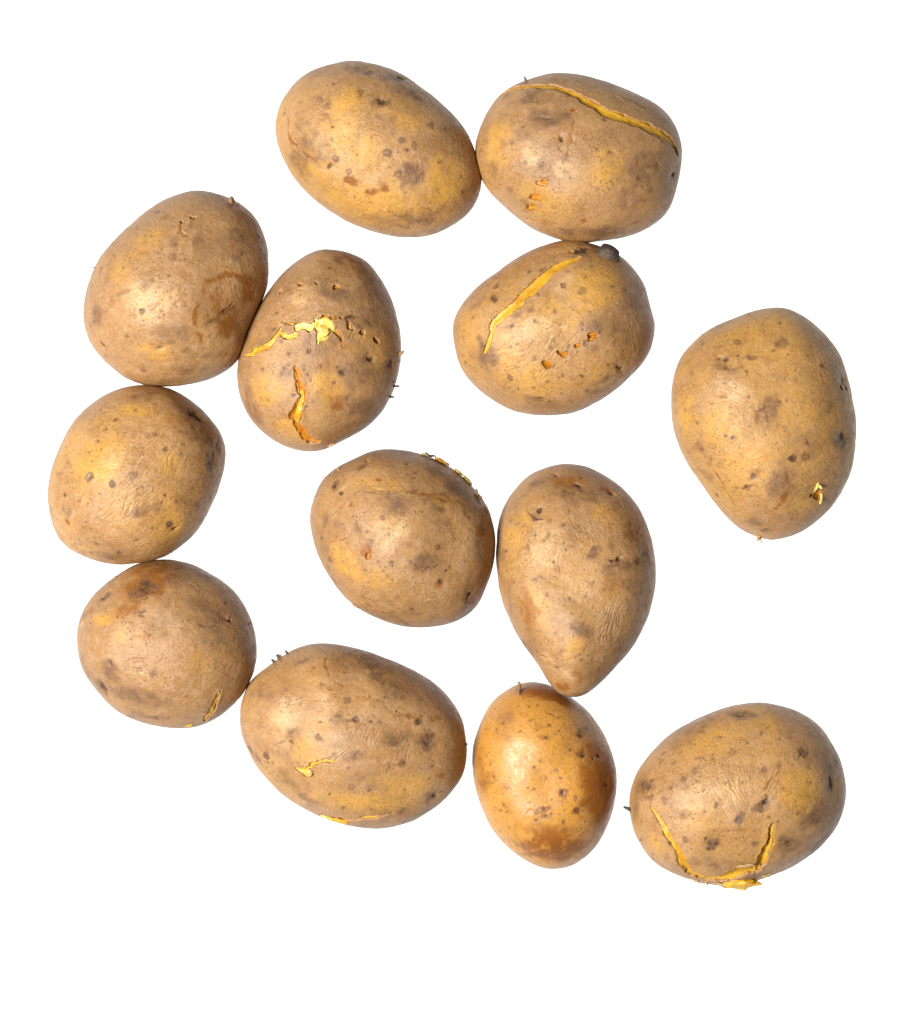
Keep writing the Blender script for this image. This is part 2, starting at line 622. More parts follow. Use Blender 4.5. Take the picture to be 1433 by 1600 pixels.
    @staticmethod
    def polydist(P, pl, wd=None):
        n = len(P)
        best = np.full(n, 1e9)
        T = np.zeros(n)
        W = np.zeros(n)
        seg = np.linalg.norm(pl[1:] - pl[:-1], axis=1)
        cum = np.r_[0, np.cumsum(seg)]
        reach = 0.012
        for i in range(len(pl) - 1):
            a, b = pl[i], pl[i + 1]
            lo, hi = np.minimum(a, b) - reach, np.maximum(a, b) + reach
            ix = np.nonzero(((P > lo) & (P < hi)).all(1))[0]
            if not len(ix):
                continue
            ab = b - a
            q = P[ix] - a
            t = np.clip(q @ ab / max(ab @ ab, 1e-12), 0, 1)
            dd = np.linalg.norm(q - t[:, None] * ab, axis=1)
            if wd is not None:
                w = wd[i] * (1 - t) + wd[i + 1] * t
                sc = dd - w
                ok = sc < best[ix]
                W[ix[ok]] = w[ok]
                best[ix[ok]] = sc[ok]
            else:
                ok = dd < best[ix]
                best[ix[ok]] = dd[ok]
            T[ix[ok]] = (cum[i] + t[ok] * seg[i]) / cum[-1]
        if wd is not None:
            D = np.where(best > 1, 1.0, best + W)
            return D, T, W
        return best, T

    def flesh_ribbon(s, spl, pl, wd):
        seg = np.linalg.norm(pl[1:] - pl[:-1], axis=1)
        cum = np.r_[0, np.cumsum(seg)]
        n = max(6, int(cum[-1] / 0.00035))
        t = np.linspace(0, cum[-1], n)
        C = np.stack([np.interp(t, cum, pl[:, k]) for k in range(3)], 1)
        kern = np.array([1, 2, 3, 2, 1.]) / 9
        if n > 9:
            for k in range(3):
                C[2:-2, k] = np.convolve(C[:, k], kern, 'valid')
        W = np.interp(t, cum, wd)
        tan = np.gradient(C, axis=0)
        tan /= np.linalg.norm(tan, axis=1)[:, None] + 1e-12
        ext = 0.0009
        tan0, tan1 = tan[0], tan[-1]
        C = np.vstack([C[0] - tan0 * ext, C, C[-1] + tan1 * ext])
        tan = np.vstack([tan0, tan, tan1])
        W = np.r_[W[0], W, W[-1]]
        n += 2
        _, N = s.surf_at(C)
        side = np.cross(N, tan)
        side /= np.linalg.norm(side, axis=1)[:, None] + 1e-12
        m = 15
        off = np.linspace(-1, 1, m)
        ww = W * 1.35 + 0.0008
        G = C[:, None] + side[:, None] * (off[None, :, None] * ww[:, None, None])
        G = G.reshape(-1, 3)
        GP, GN = s.surf_at(G)
        rel = np.abs(np.tile(off, n) * np.repeat(ww, m)) / np.repeat(np.maximum(W, 1e-5), m)
        bulge = spl.get('bulge', 0.0)
        deep = np.repeat(np.minimum(W, 0.0012), m)
        cr = np.clip(1 - rel, 0, 1)
        bottom = np.clip(1 - np.abs(np.tile(off, n)) ** 2, 0, 1)
        rough = 0.00022 * noise(GP / 0.0012, s.seed + 70) + 0.00012 * noise(GP / 0.0006, s.seed + 71)
        h = -0.00055 - 0.9 * deep * np.sqrt(cr) * spl.get('vee', 1.0) + rough * spl.get('rough', 0.5) - (0.0001 if spl.get('name') == 'skin_hole' else 0)
        h = np.minimum(h, -0.00022) if bulge <= 0 else h + 0.00025 + bulge * 0.001 * cr ** 0.5 + rough * 1.2 * cr
        h = np.where(rel > 1.3, np.minimum(h, -0.0010), h)
        V = GP + GN * h[:, None]
        dp = np.clip(cr * (spl.get('deep', 0.35) + 0.15) + 0.25 * noise(GP / 0.003, s.seed + 77), 0, 1)  # orange centre of the flesh, strengthened as painted recess shade
        mat = {'y': FLESH, 'o': FLESH_ORANGE, 'p': FLESH_PALE}[spl.get('mat', 'y')]
        fl = link(spl.get('name', 'flesh_split'), mesh_from("flesh", V, grid_quads(n, m), mat, {'deep': dp}), s.root)
        fl['label'] = 'small orange hole in the skin' if spl.get('name') == 'skin_hole' else 'yellow flesh showing through the split skin'

    def surf_at(s, P):
        """drop arbitrary local points onto the surface (upper side from above, else radially)"""
        Q = P.copy()
        Q[:, 2] -= P[:, :2] @ s.tilt
        th = np.arctan2(Q[:, 1], Q[:, 0])
        r = s.r_of(th)
        u = np.hypot(Q[:, 0], Q[:, 1]) / r
        v = Q[:, 2] / s.c
        ph = np.arctan2(v, u)
        d = np.stack([np.cos(ph) * np.cos(th), np.cos(ph) * np.sin(th), np.sin(ph)], 1)
        return s.surf(d)

    def stem(s, base, tip, w0, w1=None, mat='bark', name='stem_stub', lift=0.0, bend=0.08, rough=0.45, label=None):
        """a tapering bent stub from a surface point to a point given in the picture, at the base's height"""
        p, nrm = s.pick([base])
        p, nrm = p[0], nrm[0]
        p = p + np.array([0, 0, s.dz]) - nrm * 0.0012
        a, b = s.px(*base), s.px(*tip)
        k = (CAM_Z - (p[2])) / (CAM_Z - ZREF) * PXM
        q = p + nrm * 0.0012 + np.array([(b[0] - a[0]) * k, -(b[1] - a[1]) * k, lift * 0.001])
        n, m = 14, 14
        ax = q - p
        Lg = np.linalg.norm(ax)
        ax = ax / Lg
        e1 = np.cross(ax, [0.3, 0.2, 0.9])
        e1 /= np.linalg.norm(e1)
        e2 = np.cross(ax, e1)
        r0, r1 = s.L(w0) * 0.5, s.L(w0 * 0.35 if w1 is None else w1) * 0.5
        t = np.linspace(0, 1, n)
        V = []
        for i, ti in enumerate(t):
            c = p + ax * Lg * ti + e1 * bend * Lg * math.sin(ti * math.pi) + e2 * 0.4 * bend * Lg * math.sin(ti * 2 * math.pi)
            r = r0 * (1 - ti) + r1 * ti
            if ti > 0.85:
                r *= math.sqrt(max(0.02, 1 - ((ti - 0.85) / 0.15) ** 2 * 0.95))
            for j in range(m):
                an = 2 * math.pi * j / m
                V.append(c + r * (e1 * math.cos(an) + e2 * math.sin(an)))
        V = np.array(V)
        nz = noise(V / (r0 * 0.9 + 1e-5), s.seed + 90)
        cen = np.repeat(V.reshape(n, m, 3).mean(1), m, axis=0)
        V = cen + (V - cen) * (1 + rough * nz)[:, None]
        Q = grid_quads(n, m, True)
        top = len(V)
        V = np.vstack([V, V[-m:].mean(0)])
        cap = np.array([[(n - 1) * m + j, (n - 1) * m + (j + 1) % m, top, top] for j in range(m)])
        me = bpy.data.meshes.new(name)
        fs = [tuple(int(v) for v in f) for f in Q] + [tuple(int(v) for v in f[:3]) for f in cap]
        me.from_pydata([tuple(v) for v in V], [], fs)
        me.polygons.foreach_set('use_smooth', [True] * len(me.polygons))
        me.materials.append({'bark': BARK, 'dark': BARK_DARK, 'peel': PEEL, 'flesh': FLESH, 'pale': FLESH_PALE}[mat])
        ob = link(name, me, s.root)
        if label:
            ob['label'] = label

    def flake(s, at, size, ratio=0.6, rot=0, up=0.5, mat='peel', name='skin_flake', curl=0.6, sd=0, out=0.0):
        """a ragged, curled scrap of peel or flesh with thickness, standing off the surface"""
        p, nrm = s.pick([at])
        p, nrm = p[0] + np.array([0, 0, s.dz]), nrm[0]
        a = math.radians(-rot)
        e1 = np.array([math.cos(a), math.sin(a), 0.0])
        e1 -= nrm * (e1 @ nrm) * (1 - 0.5 * out)
        e1 /= np.linalg.norm(e1)
        e2 = np.cross(nrm, e1)
        S = s.L(size)
        rg = np.random.RandomState(s.seed * 31 + sd)
        M = {'bark': BARK, 'dark': BARK_DARK, 'peel': PEEL, 'flesh': FLESH, 'pale': FLESH_PALE}[mat]
        if mat in ('flesh', 'pale'):
            D = CRUMB[0]
            b = D * np.array([0.5 * S, 0.5 * S * ratio, 0.28 * S * ratio])
            k = 1 + 0.55 * fbm(D * 1.6 + sd * 7.7, s.seed + sd, 3, 0.7)
            b = b * k[:, None]
            V = p + np.outer(b[:, 0], e1) + np.outer(b[:, 1], e2) + np.outer(b[:, 2] + up * 0.0006, nrm)
            link(name, mesh_from(name, V, CRUMB[1], M, {'deep': np.clip(0.5 * noise(D * 2, sd), 0, 1)}), s.root)
            return
        n, m = 7, 22
        rag = np.clip(1 + 0.16 * rg.normal(size=m), 0.75, 1.3)
        rows = []
        for side in (1, -1):
            for i in range(n):
                f = (i + 0.001) / (n - 1)
                for j in range(m):
                    an = 2 * math.pi * j / m
                    r = S * 0.5 * f * (1 + (rag[j] - 1) * f)
                    x, y = r * math.cos(an), ratio * r * math.sin(an)
                    z = 0.5 * curl * (x * x + 0.3 * y * y) / S + up * 0.0006 + 0.05 * S * math.sin(9 * x / S + 5 * y / S + sd)
                    th = 0.00028 * (1 - f ** 3) + 0.00006
                    rows.append(p + e1 * x + e2 * y + nrm * (z + side * th))
        V = np.array(rows)
        Q1 = grid_quads(n, m, True)
        Q2 = Q1[:, ::-1] + n * m
        rim = np.array([[(n - 1) * m + j, n * m + (n - 1) * m + j, n * m + (n - 1) * m + (j + 1) % m, (n - 1) * m + (j + 1) % m] for j in range(m)])
        Q = np.concatenate([Q1, Q2, rim])
        link(name, mesh_from(name, V, Q, M, {'deep': np.zeros(len(V))}), s.root)

# ------------------------------------------------------------------ the thirteen potatoes
# every spec is written in its own local drawing units: crop = (x0, y0, units per photograph pixel)
SPECS = []


def add(**k):
    k.setdefault('name', 'boiled_potato')
    SPECS.append(k)


add(label="oblong golden bruised potato, left one of the touching pair at the top",
    crop=(410, 80, 3.98), minor=238, gold=0.40, brown=0.2, cloud=0.30,
    outline=[(540,65),(650,75),(760,100),(900,165),(1000,240),(1100,320),(1200,420),(1290,550),(1335,680),(1357,790),(1345,900),(1300,980),(1200,1060),(1060,1130),(900,1148),(750,1130),(600,1080),(450,1000),(300,890),(170,740),(110,620),(80,480),(95,380),(150,270),(250,165),(370,105),(450,80)],
    patches=[('C',510,420,120,230,10,.9),('C',640,640,120,150,0,.8),('C',740,930,260,90,15,.7),('C',1130,800,130,190,0,.8),('C',900,450,110,70,20,.5),
             ('D',330,600,150,110,40,.50),('D',270,470,80,120,0,.35),('D',740,310,75,48,10,.9),('B',740,305,30,22,10,.7),('B',655,118,34,34,0,.75),('D',600,120,140,40,10,.5),
             ('B',860,165,55,12,12,.7),('D',820,200,190,80,25,.5),('D',970,305,40,22,20,.7),('D',920,775,105,95,10,.8),('D',940,1035,170,60,-5,.7),('D',220,690,90,110,0,.45),
             ('D',660,1025,100,30,5,.5),('B',125,390,18,24,0,.6),('B',418,706,30,16,-10,.7),('D',1000,600,60,60,0,.3),('D',780,430,90,40,0,.4),
             ('R',555,805,55,32,25,.9),('R',690,885,50,22,0,.75),('R',760,860,26,34,0,.75),('R',180,560,30,60,10,.4)],
    dots=[(365,300,18),(405,340,18),(395,410,20),(440,465,10,.95),(605,470,14,.35),(430,545,14),(680,545,12,.4),(865,550,18),(900,610,15,.95),(945,590,18),(780,635,22),(1050,465,18),(1140,485,14,.9),(1175,635,14,.4),(1250,870,13,.95),(915,745,18),(845,765,20),(680,710,12,.4),(450,665,18),(345,155,8),(445,205,10),(615,265,14),(585,645,8),(535,755,14),(1230,780,7,.9),(1155,880,8),(855,255,12),(1085,855,8),(790,995,10),(575,900,8),(1110,690,8)],
    lines=[('R',9,.35,[(160,370),(163,450),(170,540),(250,620),(320,680),(370,720)]),('P',6,-.2,[(970,650),(985,760),(990,830)]),('P',5,-.2,[(400,860),(430,835),(455,815)]),('D',5,.2,[(640,150),(700,180),(790,150)])],
    stems=[dict(base=(525,80),tip=(527,52),w0=9,name='rootlet')],
    wrinkles=[(1000,250,160,80,35,35,.7)])

add(label="top right potato of the upper pair, split by one long curving yellow crack",
    crop=(725, 100, 3.98), minor=250, gold=0.25, brown=0.4, cloud=0.45,
    outline=[(600,70),(500,75),(400,105),(300,150),(200,225),(130,340),(85,450),(72,560),(92,670),(150,770),(250,880),(370,980),(500,1055),(600,1092),(720,1104),(880,1094),(1050,1060),(1180,1000),(1270,920),(1310,800),(1335,680),(1350,580),(1345,470),(1310,380),(1230,290),(1100,210),(950,145),(800,100),(700,78)],
    patches=[('C',220,500,130,200,0,.7),('C',520,840,220,130,20,.5),('C',880,640,130,170,0,.6),('P',420,560,90,80,0,.6),('P',600,660,60,50,0,.7),
             ('D',540,330,140,65,10,.75),('D',430,210,130,60,0,.6),('B',500,335,30,18,0,.5),('D',950,450,150,90,20,.35),('D',1120,640,130,100,0,.6),('D',1060,820,150,100,-30,.5),('D',640,1040,70,40,0,.7),
             ('D',900,1050,200,40,0,.5),('D',290,780,50,30,40,.6),('D',190,650,26,50,-10,.6),('D',400,880,60,50,40,.5),('B',605,465,18,16,0,.9),('R',670,305,22,14,0,.9),('D',280,240,24,16,-40,.8),('D',360,450,60,40,0,.4),('B',1305,700,18,26,10,.8),('R',740,955,26,16,0,.7),('D',1000,130,220,30,18,.4),('D',600,110,160,30,5,.4)],
    dots=[(485,625,20),(380,615,14),(900,550,12),(660,710,12),(780,805,12,.4),(915,735,12,.4),(560,885,14,.4),(1090,715,16,.9),(1200,635,14),(305,500,14),(370,395,8,.9),(250,590,8),(1155,790,10),(525,725,16),(635,585,18),(870,350,14,.9),(590,525,8,.9),(1120,845,12),(1065,990,14),(645,205,12),(1285,370,8)],
    lines=[('D',7,.25,[(690,330),(672,420),(668,500),(640,570),(632,600)]),('P',6,-.2,[(690,320),(695,420),(680,500)]),('D',5,.1,[(760,730),(800,760),(840,780)]),
           ('D',6,.15,[(800,140),(950,190),(1100,260),(1230,340)]),('D',5,.15,[(860,150),(1020,215),(1180,300)])],
    splits=[dict(pts=[(172,248,14),(220,205,34),(290,165,38),(380,148,34),(480,148,28),(560,145,26),(640,170,34),(720,205,34),(800,255,44),(880,300,50),(980,340,46),(1080,375,40),(1170,410,44),(1240,460,48),(1300,505,36),(1330,560,10)],jag=.35,deep=.2,vee=.25,wide=1.4,lip=.3),
            dict(pts=[(455,738,22),(498,740,40)],mat='o',name='skin_hole'),dict(pts=[(425,832,30),(462,826,40)],mat='o',name='skin_hole'),dict(pts=[(402,898,34),(434,898,34)],mat='o',name='skin_hole'),dict(pts=[(400,972,22),(428,972,30)],mat='o',name='skin_hole')],
    stems=[dict(base=(378,118),tip=(366,72),w0=26,w1=8,name='rootlet')],
    wrinkles=[(1000,210,260,60,24,24,1.2),(230,320,120,100,0,-50,.5)])

add(label="large broad potato at the left with a brown leaf-shaped stain beside the cracked potato",
    crop=(115, 285, 4.478), minor=275, gold=0.12, brown=0.5, cloud=0.30, rumple=1.6,
    outline=[(880,65),(760,85),(640,135),(520,215),(400,310),(290,420),(200,530),(140,650),(100,780),(80,910),(87,1020),(130,1130),(200,1220),(300,1310),(420,1394),(540,1424),(700,1420),(830,1400),(950,1370),(1060,1310),(1145,1240),(1195,1150),(1225,1030),(1285,880),(1345,750),(1360,600),(1350,480),(1310,330),(1260,230),(1150,150),(1020,95)],
    patches=[('C',520,420,160,130,-30,.5),('C',560,1180,180,90,0,.55),('C',330,640,120,140,0,.4),('P',560,850,200,170,-20,.65),('P',450,780,150,120,0,.4),
             ('R',1040,970,170,130,-35,.75),('R',1110,1010,120,110,0,.6),('R',1240,760,90,130,0,.9),('R',1000,800,60,110,20,.4),('R',1180,1100,90,110,20,.5),('D',1180,430,140,150,0,.45),('D',880,420,40,80,10,.6),('D',830,290,30,60,20,.4),('D',350,770,70,30,-10,.5),('D',160,930,60,110,0,.6),('B',115,1000,22,40,0,.5),
             ('D',700,1040,190,70,10,.45),('D',640,1090,120,30,20,.5),('D',700,420,50,60,0,.4),('D',490,720,60,50,0,.35),('D',520,490,90,25,-10,.35),('D',780,1190,50,40,0,.6),('D',1000,1220,120,40,0,.4),('B',215,1145,14,34,-35,.75),('D',225,1220,22,40,0,.6),
             ('B',625,1160,16,10,0,.95),('D',555,1130,26,12,0,.8),('R',280,830,30,60,10,.35),('R',280,440,18,24,40,.8),('D',180,640,20,60,10,.5),('D',650,230,40,50,0,.4),('D',1040,390,40,40,0,.4),('D',990,100,18,10,0,.8),('R',510,1250,60,40,0,.4),('D',820,1330,160,50,-8,.4),('R',1100,1180,110,60,-30,.4)],
    dots=[(590,205,20),(665,658,12),(490,900,18,.9),(480,1285,12),(1185,505,14),(1290,375,16,.9),(370,1080,14),(950,1085,8),(500,885,10),(350,600,14),(450,325,10),(720,440,14),(1020,740,12)],
    lines=[('R',17,.12,[(905,830),(925,720),(950,690),(1040,655),(1080,640),(1150,650),(1200,690),(1270,700)]),('R',18,.1,[(905,830),(860,870),(850,960),(860,1040),(890,1100),(880,1160)]),
           ('B',7,.3,[(1150,830),(1080,890),(1010,950),(960,990)]),('D',18,.2,[(1160,870),(1090,900),(1000,975),(900,1010)]),('R',7,.15,[(745,290),(748,330),(780,365),(810,378)]),('P',5,-.15,[(760,280),(760,330),(800,360)]),('R',8,.05,[(260,420),(285,520),(270,620)])],
    splits=[dict(pts=[(822,246,12),(846,242,18)],mat='y',name='skin_hole',lip=.2),dict(pts=[(745,272,12),(756,280,12)],mat='o',name='skin_hole',lip=.2)],
    stems=[dict(base=(1095,140),tip=(1115,112),w0=56,w1=36,bend=.05,rough=.5,lift=1.2),dict(base=(1130,150),tip=(1160,148),w0=36,w1=14,name='rootlet'),dict(base=(150,610),tip=(132,594),w0=16,name='rootlet')],
    wrinkles=[(560,860,380,260,-20,-35,1.0),(450,360,220,120,-40,-40,.8),(700,1000,180,150,0,-60,.8),(1130,680,160,260,0,75,.7)])

add(label="cracked potato with two jagged yellow splits, left of centre, touching the stained potato",
    crop=(355, 375, 4.706), minor=245, gold=0.20, brown=0.5, cloud=0.50, lift=1.0,
    outline=[(720,65),(640,85),(560,135),(470,200),(380,290),(305,390),(238,500),(166,650),(113,790),(82,920),(80,1040),(110,1170),(170,1290),(260,1400),(370,1480),(500,1535),(620,1552),(710,1540),(790,1495),(900,1440),(1040,1360),(1130,1260),(1200,1150),(1250,1020),(1275,850),(1275,720),(1240,560),(1190,400),(1110,260),(1020,165),(900,105),(800,85)],
    patches=[('C',300,1090,180,140,0,.7),('C',480,1400,180,90,30,.7),('C',740,1060,150,150,0,.9),('R',770,1080,140,150,0,.30),('R',810,1200,90,60,-20,.6),('R',740,930,150,60,-10,.55),
             ('D',780,400,180,60,10,.6),('D',1050,330,90,220,-20,.45),('D',850,150,90,40,10,.5),('D',160,1120,80,70,30,.6),('D',200,1260,60,140,-40,.5),('D',970,950,100,180,10,.5),('B',1075,870,34,18,0,.8),('D',1200,930,36,80,0,.6),('B',1215,900,14,30,0,.5),('D',990,1220,110,80,-10,.5),
             ('D',440,960,70,90,0,.5),('D',600,960,60,90,0,.4),('D',700,400,50,30,0,.5),('B',930,545,30,14,0,.8),('D',640,820,100,60,0,.3),('D',450,640,80,30,-10,.35),('D',980,180,50,20,15,.7),('D',400,250,70,40,-45,.4),('R',900,760,120,60,30,.35),('D',960,600,120,60,10,.45),('P',560,420,150,100,0,.4),('P',900,450,70,120,0,.3)],
    dots=[(850,980,26,.95),(785,1055,16),(660,1130,12),(365,540,14),(350,655,16),(810,150,20),(600,815,18,.9),(585,500,10),(310,1170,12),(260,945,14),(885,1160,14),(420,935,8,.9),(450,905,8,.9),(405,980,8,.9),(440,1000,8,.9),(470,960,8,.9),(560,960,8,.9),(590,990,8,.9),(610,1040,8,.9),(580,1060,8,.9),(495,1140,14,.95),(690,935,14,.9),(820,935,12,.9),(545,415,10,.9),(600,445,10,.9),(585,1225,12),(640,1490,9,.9),(400,740,14),(445,840,14),(1030,870,12),(1165,1080,14),(755,215,14)],
    lines=[('D',9,.2,[(860,560),(930,545),(1010,570),(1080,640)]),('P',6,-.25,[(890,760),(930,690),(955,640)]),('P',6,-.25,[(880,730),(915,650),(925,600)]),('D',5,.15,[(600,1135),(640,1105)]),('D',8,.3,[(540,1240),(530,1310),(525,1380)]),('D',8,.15,[(400,280),(440,230),(470,200)])],
    splits=[dict(pts=[(135,850,10),(190,815,48),(240,800,50),(290,790,62),(330,750,44),(365,705,40),(392,645,14)],deep=.2,jag=1.3),
            dict(pts=[(405,600,8),(430,610,16),(475,618,8)],deep=.2,jag=1.0),
            dict(pts=[(395,692,40),(440,697,42),(500,690,38)],deep=.1,bulge=.45),
            dict(pts=[(515,640,44),(560,632,52),(615,640,44)],deep=.1,bulge=.4,mat='p'),
            dict(pts=[(600,665,26),(640,640,30),(655,610,10)],deep=.8,mat='o'),
            dict(pts=[(655,600,40),(700,630,130),(740,640,110),(690,700,90),(675,750,14)],deep=.15,bulge=.7,mat='p',jag=.9),
            dict(pts=[(700,575,20),(780,575,16),(845,570,6)],deep=.4,mat='o'),dict(pts=[(800,680,40),(830,710,24),(865,760,6)],deep=.3,mat='o'),
            dict(pts=[(497,925,16),(515,980,34),(530,1060,44),(550,1140,50),(548,1195,52),(515,1240,64),(480,1300,70),(500,1340,50),(540,1390,60),(570,1440,60),(620,1475,52),(670,1480,30)],deep=.6,jag=.6,mat='o',lip=.5),
            dict(pts=[(560,1130,10),(555,1190,18),(530,1290,22),(522,1330,8)],deep=0,bulge=.4,mat='y'),
            dict(pts=[(535,328,24),(548,332,20)],mat='o',name='skin_hole'),dict(pts=[(390,388,30),(400,372,14)],mat='o',name='skin_hole'),dict(pts=[(795,345,22),(825,345,18)],mat='o',name='skin_hole'),dict(pts=[(650,322,14),(662,326,14)],mat='o',name='skin_hole'),
            dict(pts=[(900,590,14),(905,650,34)],mat='o',deep=1,name='skin_hole'),dict(pts=[(995,680,30),(1012,688,28)],mat='o',deep=1,name='skin_hole'),dict(pts=[(1100,735,36),(1110,745,34)],mat='o',deep=1,name='skin_hole'),dict(pts=[(150,905,10),(152,915,10)],mat='o',name='skin_hole')],
    stems=[dict(base=(1262,850),tip=(1308,815),w0=40,w1=14,mat='peel',name='skin_tag'),dict(base=(1225,1075),tip=(1270,1076),w0=26,w1=10,mat='dark',name='rootlet'),dict(base=(1215,1060),tip=(1245,1035),w0=16,mat='dark',name='rootlet'),dict(base=(1195,1150),tip=(1230,1156),w0=28,w1=8,mat='dark',name='rootlet'),dict(base=(1262,890),tip=(1283,893),w0=12,mat='bark',name='rootlet')],
    flakes=[dict(at=(770,1500),size=60,ratio=.5,rot=-30,out=.8,up=.3,sd=3),dict(at=(720,690),size=80,ratio=.5,rot=-40,up=1.0,mat='pale',name='flesh_crumb',sd=4),dict(at=(410,625),size=40,ratio=.4,rot=30,up=.4,sd=6)],
    wrinkles=[(650,330,260,90,0,85,.7),(960,680,120,90,0,-60,1.0),(600,780,200,100,0,70,.5),(1150,500,90,260,-12,75,.9)])

add(label="potato with a slanting yellow crack and dark knob, right of centre",
    crop=(690, 360, 4.094), minor=250, gold=0.35, brown=0.25, cloud=0.30,
    outline=[(850,66),(750,76),(640,112),(500,180),(370,270),(250,350),(160,440),(100,520),(78,600),(80,680),(100,780),(120,870),(190,960),(300,1050),(420,1125),(540,1170),(680,1180),(820,1165),(960,1110),(1090,1030),(1200,940),(1290,840),(1345,720),(1358,600),(1330,480),(1290,350),(1230,250),(1150,170),(1080,135),(1000,104)],
    patches=[('C',970,380,170,180,0,.75),('C',430,760,80,100,0,.8),('C',560,950,260,110,20,.6),('C',680,470,120,80,0,.5),('P',600,620,170,110,-30,.6),('P',440,710,80,100,10,.5),('P',780,330,110,60,-30,.4),('C',850,560,60,120,40,.7),
             ('D',280,800,80,100,15,.8),('D',230,700,40,40,0,.5),('D',500,500,130,60,-35,.5),('B',890,115,70,16,-12,.8),('D',900,140,70,40,0,.6),('D',330,430,60,60,0,.4),('D',1060,640,170,90,20,.6),('D',960,760,70,50,0,.4),('D',1200,430,120,120,0,.35),('B',1130,885,34,10,35,.8),('D',1060,940,40,30,0,.7),
             ('D',640,1095,150,30,5,.5),('D',220,470,90,50,-30,.3),('D',1280,370,20,50,0,.6),('R',1150,800,50,60,0,.4),('D',1000,1010,110,60,-30,.4),('R',700,160,200,40,-18,.25)],
    dots=[(785,348,16,.9),(900,385,18),(725,515,18,.9),(598,575,15,.9),(445,610,14,.9),(425,745,14,.5),(593,818,16),(710,712,14),(695,758,14),(758,605,12),(895,600,14,.6),(635,248,14),(657,235,12),(555,262,14),(610,405,12),(923,302,10),(960,232,10,.9),(1090,362,12),(1158,384,10),(460,870,14,.4),(432,950,16),(720,882,13,.95),(810,742,12),(797,778,10,.9),(897,938,12,.9),(680,978,14),(750,955,10),(780,935,10),(645,1080,8,.9),(620,1078,7,.9),(685,1102,9,.9),(585,1018,10),(485,1018,10),(930,1025,12),(905,632,9,.9),(760,1055,8),(1050,525,14,.5),(985,480,10,.4),(150,842,9,.9),(130,800,8,.9),(195,560,12),(345,355,18),(330,430,20,.9),(1010,650,9,.95),(1005,920,10),(1243,830,10,.9),(1060,855,10),(925,720,16,.9)],
    lines=[('P',8,-.25,[(860,520),(800,610),(720,660),(670,740),(660,810)]),('P',6,-.2,[(740,890),(800,840),(880,770)]),('D',6,.2,[(640,1100),(690,1080)])],
    splits=[dict(pts=[(268,780,8),(290,730,22),(310,670,24),(318,610,30),(345,570,40),(400,520,48),(455,480,56),(510,420,60),(560,380,64),(610,335,60),(660,285,58),(720,235,58),(780,205,50),(835,185,38),(876,165,26)],jag=.3,deep=.15,vee=.5,wide=1.15),
            dict(pts=[(655,850,34),(680,875,42)],mat='o',name='skin_hole',deep=.5),dict(pts=[(765,792,30),(790,796,34)],mat='o',name='skin_hole',deep=.6),dict(pts=[(858,752,16),(884,738,18)],mat='o',name='skin_hole',deep=.6),dict(pts=[(955,682,34),(990,674,32)],mat='o',name='skin_hole',deep=.9)],
    stems=[dict(base=(1072,158),tip=(1088,108),w0=150,w1=125,mat='dark',bend=.02,rough=.35,lift=.6,label="dark grey woody stem knob")],
    wrinkles=[(470,830,230,130,-25,-25,1.1),(720,760,160,130,-35,-50,1.3),(650,900,160,60,-35,-40,1.2),(450,280,220,60,-35,-40,.6),(1250,600,80,220,10,75,.7)])

